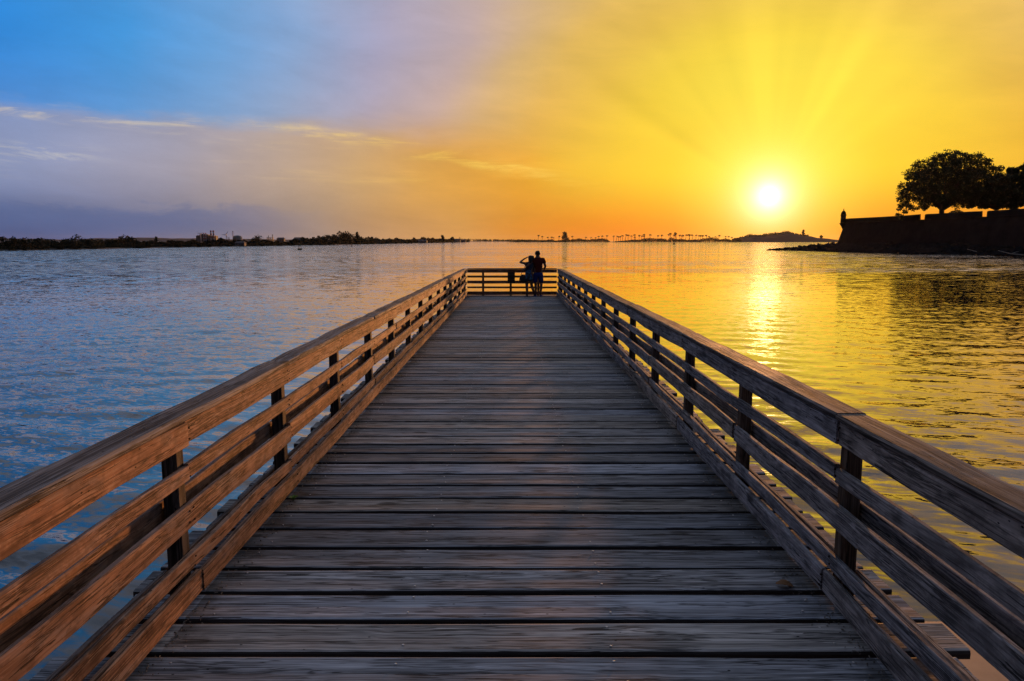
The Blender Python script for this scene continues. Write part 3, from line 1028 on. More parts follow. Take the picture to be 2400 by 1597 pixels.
WX, WY = 0.67, 28.40
wz = deck_z(WY)
wom = tag(empty('person', (WX, WY, wz)), 'shorter standing person in blue printed dress with one hand raised to the head', 'person')
pel, waist, chest, neck0, neck1, head = (0.0, 0, 0.86), (0.01, 0, 1.02), (0.02, -0.005, 1.20), (0.035, 0.0, 1.345), (0.05, 0.012, 1.395), (0.065, 0.02, 1.48)
chains = [[(pel, (0.145, 0.11)), (waist, (0.115, 0.09)), (chest, (0.135, 0.10)), (neck0, 0.056), (neck1, 0.05), ((0.06, 0.03, 1.43), (0.07, 0.085)), (head, (0.088, 0.105)), ((0.075, 0.018, 1.545), (0.075, 0.09))],
          [(pel, (0.145, 0.11)), ((-0.085, 0, 0.77), 0.083), ((-0.075, 0.02, 0.44), 0.052), ((-0.07, -0.012, 0.28), 0.05), ((-0.06, 0, 0.08), 0.033), ((-0.065, 0.03, 0.038), 0.033), ((-0.08, 0.155, 0.028), 0.029)],
          [(pel, (0.145, 0.11)), ((0.085, 0, 0.77), 0.083), ((0.075, 0.045, 0.44), 0.052), ((0.125, 0.03, 0.27), 0.05), ((0.175, 0.04, 0.08), 0.033), ((0.178, 0.07, 0.038), 0.033), ((0.185, 0.19, 0.028), 0.029)],
          [(chest, (0.135, 0.10)), ((-0.125, 0.0, 1.285), 0.052), ((-0.305, 0.05, 1.315), 0.040), ((-0.20, 0.085, 1.42), 0.031), ((-0.095, 0.085, 1.50), 0.023)],
          [(chest, (0.135, 0.10)), ((0.165, 0.0, 1.285), 0.052), ((0.23, 0.02, 1.05), 0.040), ((0.20, 0.16, 1.02), 0.031), ((0.16, 0.26, 1.085), 0.023)]]
chains += fingers((-0.095, 0.085, 1.50), (0.9, 0.15, 0.35), (0, 1, 0.1), 0.008)
chains += fingers((0.16, 0.26, 1.085), (-0.5, 0.8, 0), (0.8, 0.5, 0), 0.008)
link('body', chain_mesh('body', chains), MATS['skin'], wom)
link('dress', chain_mesh('dress', [[((-0.01, 0.01, 0.57), (0.185, 0.15)), ((-0.005, 0.005, 0.70), (0.175, 0.145)), ((0.0, 0, 0.86), (0.162, 0.128)), ((0.01, 0, 1.03), (0.130, 0.105)), ((0.02, -0.005, 1.20), (0.152, 0.116)), ((0.03, 0, 1.30), (0.10, 0.075))],
                             [((0.02, -0.005, 1.20), (0.152, 0.116)), ((-0.10, 0, 1.285), 0.064)], [((0.02, -0.005, 1.20), (0.152, 0.116)), ((0.14, 0, 1.285), 0.064)]]), MATS['printed_dress'], wom)
link('hair', chain_mesh('hair', [[((0.01, -0.065, 1.27), (0.08, 0.035)), ((0.03, -0.06, 1.36), (0.105, 0.055)), ((0.055, -0.025, 1.46), (0.112, 0.10)), ((0.07, 0.0, 1.535), (0.108, 0.115)), ((0.078, 0.01, 1.59), (0.075, 0.085))]]), MATS['hair'], wom)
for x0, y0, a in ((-0.072, 0.08, 95), (0.182, 0.12, 88)):
    link('sandal', board('sandal', 0.24, 0.088, 0.026, 4, 9, 0.012, 0.0), MATS['bag_leather'], wom, (x0, y0, 0.0135), (0, 0, R(a)))
wom.scale = (1.2, 1.12, 1.0)
man.scale = (1.10, 1.1, 1.0)
bag = tag(empty('handbag', (WX - 0.245, WY - 0.02, wz + 0.52)), 'dark shoulder bag hanging at the hip of the person in blue dress', 'bag')
V = []
mb = MB()
prof = [(0.115, 0.055, 0.02), (0.145, 0.075, 0.06), (0.142, 0.08, 0.16), (0.10, 0.055, 0.27), (0.06, 0.02, 0.335)]
V, F = [], []
for a_, b_, z_ in prof:
    for k in range(12):
        w = 2 * math.pi * k / 12
        V.append((a_ * math.copysign(abs(math.cos(w)) ** 0.6, math.cos(w)), b_ * math.copysign(abs(math.sin(w)) ** 0.6, math.sin(w)), z_))
for i in range(len(prof) - 1):
    for k in range(12):
        F.append((i * 12 + k, i * 12 + (k + 1) % 12, (i + 1) * 12 + (k + 1) % 12, (i + 1) * 12 + k))
F += [tuple(reversed(range(12))), tuple(range(48, 60))]
link('bag_body', py_mesh('bag_body', V, F, True), MATS['bag_leather'], bag)
for dy in (-0.045, 0.045):
    MB().tube([(-0.08, dy * 0.5, 0.32), (0.02, dy, 0.52), (0.115, dy * 1.4, 0.72), (0.15, dy * 1.2, 0.80), (0.17, 0, 0.82)], 0.010, 6).build('strap', MATS['bag_leather'], bag, None, True)

# ------------------------------------------------------------------ foliage
def leaf_cloud(C, size, rs, flat=0.0):
    """one small diamond leaf spray per centre"""
    C = np.asarray(C)
    n = len(C)
    a = rs.normal(size=(n, 3))
    a /= np.linalg.norm(a, axis=1, keepdims=True)
    b = rs.normal(size=(n, 3))
    b -= a * (a * b).sum(1, keepdims=True)
    b /= np.linalg.norm(b, axis=1, keepdims=True)
    l = (size * rs.uniform(0.6, 1.3, n))[:, None]
    w = l * rs.uniform(0.35, 0.6, n)[:, None]
    V = np.stack([C - a * l, C + b * w, C + a * l, C - b * w], 1).reshape(-1, 3)
    F = np.arange(4 * n).reshape(n, 4)
    return V, F


def ball(n, rs, power=0.4):
    d = rs.normal(size=(n, 3))
    d /= np.linalg.norm(d, axis=1, keepdims=True)
    return d * rs.uniform(0, 1, (n, 1)) ** power


def clump_crown(centres, rad, per, size, rs):
    pts = []
    for c, r in zip(centres, rad):
        pts.append(np.asarray(c) + ball(per, rs) * np.array([r, r, r * 0.72]))
    return leaf_cloud(np.concatenate(pts), size, rs)


def big_tree(label, base, H, W, clear, seed, shape, nclump=210, per=85, leaf=0.42, trunk_r=0.75, group=None, lean=0.0, shift=0.0, extra=()):
    rs = np.random.default_rng(seed)
    root = tag(empty('shade_tree', base), label, 'tree', group)
    cs, rad = [], []
    tries = 0
    while len(cs) < nclump and tries < 20000:
        tries += 1
        d = ball(1, rs, 0.30)[0]
        x, y, z = d[0] * W / 2, d[1] * W / 2 * 0.9, d[2]
        zz = clear + (H - clear) * (z * 0.5 + 0.5) if z > 0 else clear + (H - clear) * (0.5 + 0.5 * z)
        if not shape(x / (W / 2), zz / H):
            continue
        cs.append((x + shift, y, zz))
        rad.append(rs.uniform(0.028, 0.056) * W)
    for x_, y_, z_, q_ in extra:
        cs.append((x_, y_, z_))
        rad.append(q_)
    V, F = clump_crown(cs, rad, per, leaf, rs)
    link('crown', np_mesh('crown', V, F), MATS['leaf'], root)
    mb = MB()
    fork = max(4.0, clear * 1.05)
    mb.tube([(0, 0, -0.6), (0, 0, 0.3), (0.05, 0, fork * 0.5), (0, 0.05, fork)], [trunk_r * 1.5, trunk_r * 1.1, trunk_r * 0.9, trunk_r * 0.85], 10)
    link('trunk', mb.mesh('trunk', True), MATS['bark'], root)
    mb = MB()
    order = rs.permutation(len(cs))[:46]
    for i in order:
        c = Vector(cs[i])
        mid = Vector((c.x * 0.45, c.y * 0.45, fork + (c.z - fork) * 0.62 + 0.4))
        mb.tube([(0, 0, fork - 0.3), mid * 0.5 + Vector((0, 0, fork * 0.5)), mid, c], [trunk_r * 0.42, trunk_r * 0.26, trunk_r * 0.16, 0.04], 6)
    link('limbs', mb.mesh('limbs', True), MATS['bark'], root)
    return root


# ------------------------------------------------------------------ fort on the right
CORNER = Vector((135.9, 300.0))
FACE = [CORNER, Vector((150.2, 212.0)), Vector((163.0, 130.0))]
BACK = [Vector((290, 120)), Vector((290, 360)), Vector((190, 345))]
TOP0, TOP1 = 10.75, 11.2
BASE = WATER + 1.2
fort = tag(empty('fort_wall', (146, 250, WATER)), 'massive dark stone fort wall with a sentry box at its far corner', 'fort')


def offs(p, q_, d):
    t = (q_ - p).normalized()
    return Vector((-t.y, t.x)) * d


def wall_pts(par=1.9):
    ring = FACE + BACK
    return ring


ring = FACE + BACK
cen = sum(ring, Vector((0, 0))) / len(ring)
mb = MB()
n = len(ring)
lo, hi = [], []
for i, p in enumerate(ring):
    z = {0: TOP0, 1: TOP1, 2: TOP1 + 0.3}.get(i, TOP1)
    e1 = (ring[i] - ring[i - 1]).normalized()
    e2 = (ring[(i + 1) % n] - ring[i]).normalized()
    out = (Vector((-e1.y, e1.x)) + Vector((-e2.y, e2.x))).normalized()
    if out.dot(p - cen) < 0:
        out = -out
    hi.append((p.x, p.y, z - 1.9))
    lo.append((p.x + out.x * 3.3, p.y + out.y * 3.3, BASE - 1.2))
V = lo + hi
F = [(i, (i + 1) % n, n + (i + 1) % n, n + i) for i in range(n)] + [tuple(range(n, 2 * n))]
bm = bmesh.new()
vs = [bm.verts.new((Vector(v) - fort.location)) for v in V]
for f in F:
    bm.faces.new([vs[i] for i in f])
bmesh.ops.recalc_face_normals(bm, faces=bm.faces)
me = bpy.data.meshes.new('scarp')
bm.to_mesh(me)
bm.free()
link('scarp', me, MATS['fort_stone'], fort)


def face_point(t):
    """along the seaward face, t in metres from the corner"""
    L0 = (FACE[1] - FACE[0]).length
    if t <= L0:
        p = FACE[0].lerp(FACE[1], t / L0)
        z = TOP0 + (TOP1 - TOP0) * t / L0
    else:
        L1 = (FACE[2] - FACE[1]).length
        p = FACE[1].lerp(FACE[2], min(1.0, (t - L0) / L1))
        z = TOP1 + 0.3 * min(1.0, (t - L0) / L1)
    return p, z


def face_t(px):
    """distance along the face where a bearing crosses it"""
    k_ = (px - CX) / FPX * cp
    best = min(range(0, 1700), key=lambda i: abs(face_point(i * 0.1)[0].x / face_point(i * 0.1)[0].y - k_))
    return best * 0.1


cuts = [0.6, face_t(2149), face_t(2164), face_t(2292), face_t(2308), 108.0, 110.2, 138, 140.2, 168]
segs = [(cuts[0], cuts[1]), (cuts[2], cuts[3]), (cuts[4], cuts[5]), (cuts[6], cuts[7]), (cuts[8], cuts[9])]
for si, (a, b) in enumerate(segs):
    V, F = [], []
    m_ = max(2, int((b - a) / 6))
    for i in range(m_ + 1):
        t = a + (b - a) * i / m_
        p, z = face_point(t)
        q2, _ = face_point(t + 0.5)
        p0, _ = face_point(max(0, t - 0.5))
        tn = (q2 - p0).normalized()
        nn = Vector((-tn.y, tn.x))
        if nn.dot(p - cen) < 0:
            nn = -nn
        jit = 0.05 * math.sin(t * 1.7) + (0.12 if si == 0 and t > b - 6 else 0.0)
        for d_, zz in ((0.16, z - 1.9), (0.10, z - 0.25 + jit), (-0.25, z + jit), (-0.75, z + 0.06 + jit), (-0.85, z - 1.9)):
            V.append(Vector((p.x + nn.x * d_, p.y + nn.y * d_, zz)) - fort.location)
    for i in range(m_):
        for k in range(4):
            F.append((i * 5 + k, i * 5 + k + 1, i * 5 + 5 + k + 1, i * 5 + 5 + k))
    F += [(0, 1, 2, 3, 4), tuple(m_ * 5 + k for k in (4, 3, 2, 1, 0))]
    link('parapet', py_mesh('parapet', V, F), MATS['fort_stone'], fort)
# rounded string course under the parapet
pts = []
for i in range(60):
    t = i * 2.85
    p, z = face_point(t)
    pts.append(Vector((p.x - 0.12, p.y, z - 2.0)) - fort.location)
MB().tube(pts, 0.22, 8).build('cordon', MATS['fort_stone'], fort, None, True)
# sentry box corbelled out from the corner
gx, gy = at(1976, 520, 300).x, 300.0
cz = at(1976, 523.5, 300).z
garita = MB().lathe([(0.25, -2.3), (0.55, -1.5), (1.15, -0.5), (1.35, -0.25), (1.35, 0.0), (1.02, 0.05), (1.0, 3.1), (1.2, 3.15), (1.2, 3.4), (1.02, 3.45)], (0, 0, 0), 12)
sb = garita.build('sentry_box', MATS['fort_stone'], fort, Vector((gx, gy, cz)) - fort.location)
MB().lathe([(1.0, 3.42), (0.96, 3.9), (0.8, 4.4), (0.5, 4.85), (0.16, 5.1), (0.12, 5.3), (0.2, 5.45), (0.05, 5.9), (0.03, 6.2)], (0, 0, 0), 12).build('dome', MATS['fort_stone'], sb, None, True)
for a in (200, 250, 300):
    w_ = MB().box((-0.14, -0.05, 1.7), (0.14, 0.06, 2.5))
    w_.build('loophole', MATS['roof_dark'], sb, (1.0 * math.cos(R(a)), 1.0 * math.sin(R(a)), 0), rot=(0, 0, R(a + 90)))

# rocky shore in front of the wall
shore_px = [(1795, 587.0), (1830, 587.6), (1900, 589.5), (2000, 592.7), (2100, 595.0), (2200, 597.0), (2300, 599.0), (2400, 601.0), (2520, 604.0), (2700, 609)]
sh = [on_water(*p) for p in shore_px]


def rocky(u, v):
    f = u * (len(sh) - 1)
    i = min(int(f), len(sh) - 2)
    a = sh[i].lerp(sh[i + 1], f - i)
    t = max(0.0, (300 - a.y)) 
    if a.y > 300:
        b = Vector((a.x + 26 + (320 - a.y) * 0.2, a.y + 16, 0))
    else:
        p, _ = face_point(min(168, (300 - a.y) * 1.01))
        b = Vector((p.x + 1.5, p.y, 0))
    p = a.lerp(b, v)
    h = 3.1 * min(1.0, v * 1.25) ** 0.75 * min(1.0, 0.10 + u * 5.0)
    h += (0.5 * math.sin(p.x * 0.9 + p.y * 0.31) + 0.35 * math.sin(p.y * 1.3 - p.x * 0.6)) * min(1, v * 6)
    return (p.x, p.y, WATER - 0.3 + (h + 0.3 if v > 0 else 0))


terrain('rocky_shore', 90, 14, rocky, 'rock')
V, F = [], []
rs = np.random.default_rng(3)
for i in range(900):
    u, v = rs.random(), rs.random() ** 1.3
    p = Vector(rocky(u, v * 0.95))
    r = rs.uniform(0.25, 0.85) * (1.1 if v < 0.3 else 1)
    b = len(V)
    ico = [(0, 0, 1), (.9, 0, .3), (.28, .85, .3), (-.7, .5, .35), (-.7, -.5, .3), (.28, -.85, .35), (.7, .5, -.45), (-.28, .85, -.45), (-.9, 0, -.4), (-.28, -.85, -.45), (.7, -.5, -.4), (0, 0, -1)]
    for q_ in ico:
        j = rs.uniform(0.75, 1.2)
        V.append((p.x + q_[0] * r * 1.25 * j, p.y + q_[1] * r * j, p.z + q_[2] * r * 0.7 * j))
    for f in ((0, 1, 2), (0, 2, 3), (0, 3, 4), (0, 4, 5), (0, 5, 1), (1, 6, 2), (2, 7, 3), (3, 8, 4), (4, 9, 5), (5, 10, 1), (6, 7, 2), (7, 8, 3), (8, 9, 4), (9, 10, 5), (10, 6, 1), (11, 7, 6), (11, 8, 7), (11, 9, 8), (11, 10, 9), (11, 6, 10)):
        F.append(tuple(b + k for k in f))
tag(link('boulders', py_mesh('boulders', V, F), MATS['rock']), 'dark tumbled boulders along the shore below the fort wall', 'boulders', kind='stuff')

# driftwood at the water's edge
for i, (px_, py_, L, a, lab) in enumerate(((2293, 594.5, 9.0, -24, 'long pale driftwood branch slanting from the rocks left of the other branch'), (2365, 598, 7.5, -8, 'pale driftwood branch lying flat on the rocks nearest the picture edge'))):
    p = on_water(px_, py_ + 4)
    mb = MB()
    d = Vector((math.cos(R(a)), 0.25, -math.sin(R(-a)) * 0.28))
    mb.tube([(-L / 2 * d.x, 0, 0.9 + L * 0.10), (0, 0.3, 0.75), (L / 2 * d.x, 0.6, 0.45)], [0.05, 0.12, 0.16], 7)
    mb.tube([(0, 0.3, 0.75), (1.3, 0.2, 1.25), (2.2, 0.3, 1.35)], [0.08, 0.06, 0.03], 6)
    o = mb.build('driftwood_branch', MATS['driftwood'], None, p + Vector((1.0, 0.6, 0)), True)
    tag(o, lab, 'driftwood')

# three small figures out on the rocks
fig = None
for i, (px_, lab) in enumerate(((1879, 'leftmost tiny figure standing on the rocky point'), (1883, 'middle tiny figure standing on the rocky point'), (1888.5, 'rightmost tiny figure standing on the rocky point'))):
    u = (0.5 + (px_ - 1830) / 70 * 0.5 + 0.5) / 9
    p = Vector(rocky(1.7 / 9 + (px_ - 1883) * 0.0016, 0.55))
    root = tag(empty('person', (p.x, p.y, p.z - 0.05)), lab, 'person', 'people on the rocky point')
    h = (1.0, 0.95, 0.92)[i]
    ch = [[((0, 0, 0.9 * h), (0.15, 0.11)), ((0, 0, 1.3 * h), (0.19, 0.12)), ((0, 0, 1.48 * h), 0.06), ((0, 0.01, 1.62 * h), 0.10), ((0, 0, 1.72 * h), 0.07)],
          [((0, 0, 0.9 * h), (0.15, 0.11)), ((-0.1, 0, 0.8 * h), 0.085), ((-0.11, 0, 0.1), 0.05), ((-0.12, -0.14, 0.05), 0.04)],
          [((0, 0, 0.9 * h), (0.15, 0.11)), ((0.1, 0, 0.8 * h), 0.085), ((0.12, 0, 0.1), 0.05), ((0.13, -0.14, 0.05), 0.04)],
          [((0, 0, 1.3 * h), (0.19, 0.12)), ((0.2, 0, 1.4 * h), 0.06), ((0.27, 0, 1.1 * h), 0.045), ((0.26, -0.1, 0.85 * h), 0.04)],
          [((0, 0, 1.3 * h), (0.19, 0.12)), ((-0.2, 0, 1.4 * h), 0.06), ((-0.27, 0, 1.1 * h), 0.045), ((-0.26, -0.1, 0.85 * h), 0.04)]]
    link('body', chain_mesh('body', ch, 1), MATS['blue_shorts' if i != 1 else 'red_shirt'], root)

# trees on the rampart
t1 = at(2207, 497, 262)


def dome_shape(x, z):
    if z > 0.99 * math.sqrt(max(0, 1 - x * x * 0.86)):
        return False
    if x < -0.58:
        return z > 0.05
    return z > 0.27 - 0.05 * abs(x) + 0.04 * math.sin(x * 9)


big_tree('large domed shade tree with gaps of sky in its crown on the fort wall', (t1.x, t1.y, TOP0 - 2.0), 24.4, 34.0, 1.0, 21, dome_shape, 820, 62, 0.36, 0.95, shift=2.2,
         extra=[(-14.2 + 0.9 * math.sin(i * 2.3), 2.0 * math.sin(i * 1.3), 1.2 + i * 0.62, 1.0 + 0.35 * math.sin(i * 1.9)) for i in range(14)] + [(-11.0 + 0.8 * i, 1.5 * math.sin(i), 4.6 + 0.5 * math.sin(i * 2.1), 1.0) for i in range(7)])
t2 = at(2408, 490, 238)
big_tree('dense dark tree at the picture edge on the fort wall', (t2.x, t2.y, TOP1 - 2.0), 17.5, 27.0, 2.0, 23, lambda x, z: z < 1.03 * math.sqrt(max(0, 1 - x * x * 0.8)) and z > (0.10 if x > -0.3 else 0.24), 330, 110, 0.5, 0.8)
t3 = at(2335, 490, 268)
big_tree('dense lower tree filling the gap between the domed tree and the edge tree', (t3.x, t3.y, TOP1 - 2.0), 13.5, 22.0, 2.0, 27, lambda x, z: z < 1.0 * math.sqrt(max(0, 1 - x * x * 0.8)) and z > 0.36, 240, 110, 0.5, 0.6)
s1 = at(2234, 494, 247)
rs = np.random.default_rng(31)
shrub = tag(empty('shrub', (s1.x + 1.2, s1.y, TOP0 - 1.9)), 'low rounded shrub on the fort wall beside the domed tree trunk', 'shrub')
C = ball(1600, rs, 0.3) * np.array([2.6, 2.0, 1.55]) + np.array([0, 0, 1.75])
V, F = leaf_cloud(C[C[:, 2] > 0.1], 0.22, rs)
link('crown', np_mesh('crown', V, F), MATS['leaf'], shrub)
MB().tube([(0, 0, -0.1), (0.1, 0, 1.4)], [0.14, 0.08], 6).build('stem', MATS['bark'], shrub)

# ------------------------------------------------------------------ far shores
left_line = [(-700, 602), (-400, 596), (-150, 591.5), (0, 588.6), (200, 584.8), (380, 581.2), (560, 578.4), (700, 576.2), (900, 572.6), (1000, 570.4), (1060, 568.9), (1100, 568.0)]
LL = [on_water(*p) for p in left_line]


def left_shore(u, v):
    f = u * (len(LL) - 1)
    i = min(int(f), len(LL) - 2)
    a = LL[i].lerp(LL[i + 1], f - i)
    far = a.normalized() * max(2700.0, a.length + 200)
    if v == 0:
        return (a.x, a.y, WATER - 0.5)
    if v < 0.4:
        b = a * 1.012
        return (b.x, b.y, WATER + 0.55)
    b = a.lerp(far, (v - 0.33) / 0.67)
    return (b.x, b.y, WATER + 0.8 + 1.2 * (v - 0.33))


terrain('left_shore', 46, 4, left_shore, 'earth')
ISL = [at(px_, 566.2, Y_) for px_, Y_ in ((1195, 1850), (1260, 1880), (1400, 1870), (1600, 1870), (1800, 1900), (1990, 1950))]


def island(u, v):
    f = u * (len(ISL) - 1)
    i = min(int(f), len(ISL) - 2)
    a = ISL[i].lerp(ISL[i + 1], f - i)
    return (a.x, a.y + v * 130, WATER + (-0.5, 0.7, 1.2, 0.8, -0.5)[int(round(v * 4))])


terrain('island_shore', 40, 5, island, 'earth')


def spit(u, v):
    a = at(880, 566, 2620).lerp(at(1330, 566, 2620), u)
    return (a.x, a.y + v * 160, WATER + (-0.5, 1.0, 1.4, -0.5)[int(round(v * 3))])


terrain('distant_spit', 20, 4, spit, 'earth')
hill_prof = [(1700, 566), (1722, 562), (1738, 557.5), (1750, 555), (1768, 553.5), (1785, 553.5), (1800, 552), (1815, 550.5), (1828, 548.5), (1840, 546), (1852, 546.5), (1864, 549.5), (1878, 552.5), (1900, 554), (1915, 558), (1936, 559), (1956, 562), (1990, 564), (2040, 566)]


def hill(u, v):
    f = u * (len(hill_prof) - 1)
    i = min(int(f), len(hill_prof) - 2)
    t = f - i
    px_ = hill_prof[i][0] * (1 - t) + hill_prof[i + 1][0] * t
    py_ = hill_prof[i][1] * (1 - t) + hill_prof[i + 1][1] * t
    top = at(px_, py_, 2040).z
    w = math.sin(math.pi * v) ** 0.7 if 0 < v < 1 else 0
    y = 1955 + 180 * v
    return (at(px_, 560, y).x, y, WATER - 0.5 + (top - WATER + 0.5) * w)


terrain('island_hill', 70, 9, hill, 'hill_earth')
ridge_prof = [(-900, 560), (-300, 557), (0, 558), (60, 560), (150, 562), (230, 559), (330, 557.5), (450, 559), (600, 561), (760, 562), (900, 563)]


def ridge(u, v):
    f = u * (len(ridge_prof) - 1)
    i = min(int(f), len(ridge_prof) - 2)
    t = f - i
    px_ = ridge_prof[i][0] * (1 - t) + ridge_prof[i + 1][0] * t
    py_ = ridge_prof[i][1] * (1 - t) + ridge_prof[i + 1][1] * t
    py_ += 0.6 * math.sin(px_ * 0.05) + 0.4 * math.sin(px_ * 0.13)
    y = 4600 + 500 * v
    z = at(px_, py_, 4800).z
    return (at(px_, 560, y).x, y, WATER - 0.5 + (z - WATER + 0.5) * (math.sin(math.pi * v) if 0 < v < 1 else 0))


terrain('far_hills', 60, 5, ridge, 'hill_earth')


def interp(prof, x):
    for (a, b), (c, d) in zip(prof, prof[1:]):
        if a <= x <= c:
            return b + (d - b) * (x - a) / (c - a)
    return prof[0][1] if x < prof[0][0] else prof[-1][1]


left_water = lambda px_: interp(left_line, px_)
wood_prof = [(-700, 566), (-300, 563), (0, 565), (35, 561.5), (60, 566), (120, 567), (150, 568), (166, 563), (200, 561), (228, 561.5), (246, 566), (270, 562), (302, 561.5), (330, 567), (400, 568.5), (440, 566), (456, 563), (463, 570), (480, 570), (510, 566), (522, 563.5), (540, 568), (560, 566), (590, 564), (640, 568.5), (680, 567), (700, 563), (745, 560), (770, 556), (800, 552), (838, 550), (846, 561), (880, 560), (900, 561.5), (960, 562), (1000, 560.5), (1030, 561), (1050, 563), (1100, 566)]
rs = np.random.default_rng(41)
pts, tr = [], MB()
px_ = -650.0
while px_ < 1098:
    base = on_water(px_, left_water(px_))
    D = base.y * rs.uniform(1.03, 1.10)
    top = interp(wood_prof, px_)
    ztop = at(px_, top, D).z
    p = at(px_, 565, D)
    H = max(2.2, 1.2 * (ztop - WATER - 0.4) * (rs.uniform(0.62, 0.95) if rs.random() < 0.72 else rs.uniform(1.0, 1.3)))
    w = H * rs.uniform(0.34, 0.6)
    n_ = int(230 + 60 * rs.random())
    c = ball(n_, rs, 0.35) * np.array([w, w, H * 0.5]) + np.array([p.x, p.y, WATER + 0.4 + H * 0.52])
    pts.append(c)
    # skirt of mangrove down to the water
    c2 = ball(130, rs, 0.35) * np.array([w * 1.3, w, H * 0.30]) + np.array([p.x * 0.97, p.y * 0.97, WATER + 0.45 + H * 0.17])
    pts.append(c2)
    px_ += w / base.y * FPX * rs.uniform(0.5, 0.95)
P_ = np.concatenate(pts)
size = 0.0011 * np.linalg.norm(P_[:, :2], axis=1) + 0.10
V, F = leaf_cloud(P_, size, rs)
tag(link('mangrove_wood', np_mesh('mangrove_wood', V, F), MATS['leaf_far']), 'black line of low mangrove woods along the left shore', 'woods', kind='stuff')

pts = []
for i in range(420):
    px_ = rs.uniform(885, 1300)
    top = 560.0 + 2.2 * abs((px_ - 1060) / 200) + rs.uniform(-1.0, 1.5)
    if px_ > 1240:
        top += (px_ - 1240) / 15
    p = at(px_, 565, 2660)
    H = max(2.0, at(px_, top, 2660).z - WATER - 1)
    pts.append(ball(26, rs, 0.35) * np.array([H * 0.5, H * 0.5, H * 0.5]) + np.array([p.x, p.y + rs.uniform(-30, 60), WATER + 1 + H * 0.5]))
V, F = leaf_cloud(np.concatenate(pts), 1.6, rs)
tag(link('distant_wood', np_mesh('distant_wood', V, F), MATS['leaf_far']), 'faint hazy line of woods on the far spit behind the couple', 'woods', kind='stuff')

thick = [(1205, 566), (1215, 563.5), (1245, 563), (1275, 564), (1290, 561), (1300, 565), (1340, 562), (1362, 560), (1376, 563), (1395, 561), (1410, 560), (1422, 562), (1430, 567), (1450, 566), (1475, 564), (1490, 562), (1500, 563), (1512, 560.5), (1520, 559.5), (1545, 559.5), (1560, 561), (1566, 566), (1572, 558), (1582, 562), (1600, 561), (1612, 563), (1640, 563), (1650, 560), (1664, 558), (1680, 559), (1688, 563), (1700, 560), (1714, 563), (1724, 560), (1735, 562)]
pts = []
px_ = 1203.0
while px_ < 1738:
    top = interp(thick, px_)
    D = rs.uniform(1890, 1930)
    H = (at(px_, top, D).z - WATER - 0.6) * rs.uniform(0.9, 1.35)
    if H > 1.2:
        p = at(px_, 565, D)
        pts.append(ball(int(90 + H * 5), rs, 0.35) * np.array([H * 0.45 + 1.0, H * 0.4, H * 0.5]) + np.array([p.x, p.y, WATER + 0.7 + H * 0.5]))
    px_ += rs.uniform(1.6, 3.2)
V, F = leaf_cloud(np.concatenate(pts), 1.0, rs)
tag(link('island_thicket', np_mesh('island_thicket', V, F), MATS['leaf_far']), 'low dark thickets under the palms on the far island', 'thicket', kind='stuff')
pts = []
for i in range(520):
    px_ = rs.uniform(1716, 1895)
    top = interp(hill_prof, px_)
    D = 2030 + rs.uniform(-20, 30)
    H = rs.uniform(2.0, 7.0) * (1.35 if (1752 < px_ < 1764 or 1832 < px_ < 1850 or 1790 < px_ < 1825) else 0.75)
    p = at(px_, top, D)
    pts.append(ball(26, rs, 0.4) * np.array([H * 0.34, H * 0.34, H * 0.6]) + np.array([p.x, p.y, p.z + H * 0.28]))
V, F = leaf_cloud(np.concatenate(pts), 0.9, rs)
tag(link('hill_scrub', np_mesh('hill_scrub', V, F), MATS['leaf_far']), 'feathery scrub and trees over the low hill under the sun', 'scrub', kind='stuff')


def far_tree(name, label, px_, base_z, top_py, D, width_px, seed, spire=False, group=None, n=420):
    r_ = np.random.default_rng(seed)
    p = at(px_, 565, D)
    H = at(px_, top_py, D).z - base_z
    W = width_px * D / FPX
    root = tag(empty(name, (p.x, p.y, base_z)), label, 'tree', group)
    cs = []
    for i in range(30):
        t = 0.10 + 0.88 * (i + r_.random()) / 30
        rad = W / 2 * ((1 - t) * 0.9 + 0.18 if spire else math.sqrt(max(0.05, 1 - (2 * t - 1.05) ** 2)))
        a = r_.uniform(0, 6.28)
        rr = rad * math.sqrt(r_.random()) * 0.85
        cs.append((rr * math.cos(a), rr * math.sin(a), t * H))
    V, F = clump_crown(cs, [W * r_.uniform(0.13, 0.24) for _ in cs], n // 22, 0.0009 * D + 0.06, r_)
    link('crown', np_mesh('crown', V, F), MATS['leaf_far'], root)
    MB().tube([(0, 0, -0.5), (0, 0, H * 0.5), (0, 0, H * 0.9)], [W * 0.035 + 0.1, W * 0.025 + 0.06, 0.05], 6).build('trunk', MATS['bark'], root)
    return root


GL = WATER + 0.6
far_tree('casuarina_tree', 'narrow pointed dark tree rising above the left shore woods', 366, GL, 556, 520, 13, 51, True)
far_tree('casuarina_tree', 'small pointed dark tree near the far left end of the woods', 35, GL, 558.5, 320, 16, 52, True)
far_tree('broad_tree', 'broad feathery dark tree right of the power station and tank', 602, GL, 554, 560, 34, 53, False)
far_tree('broad_tree', 'bushy dark tree between the striped chimneys and the wind turbine', 519, GL, 559, 500, 17, 54, False)
far_tree('casuarina_tree', 'tall dense dark tree at the right end of the high left clump', 838, GL, 544.5, 700, 17, 55, True)
far_tree('casuarina_tree', 'tall dense dark tree in the middle of the high left clump', 812, GL, 547, 690, 24, 56, False)
far_tree('casuarina_tree', 'lower dense dark tree at the left end of the high clump', 784, GL, 551, 680, 22, 57, False)
far_tree('casuarina_tree', 'dark pointed tree standing above the thin right end of the left shore', 1037, GL, 552.5, 1150, 16, 58, True)
far_tree('broad_tree', 'flat topped dark tree on the thin right end of the left shore', 1060, GL, 556.5, 1250, 11, 59, False)
far_tree('casuarina_tree', 'large dark tree standing among the palms on the far island', 1324, GL, 545.5, 1890, 22, 60, True, n=620)
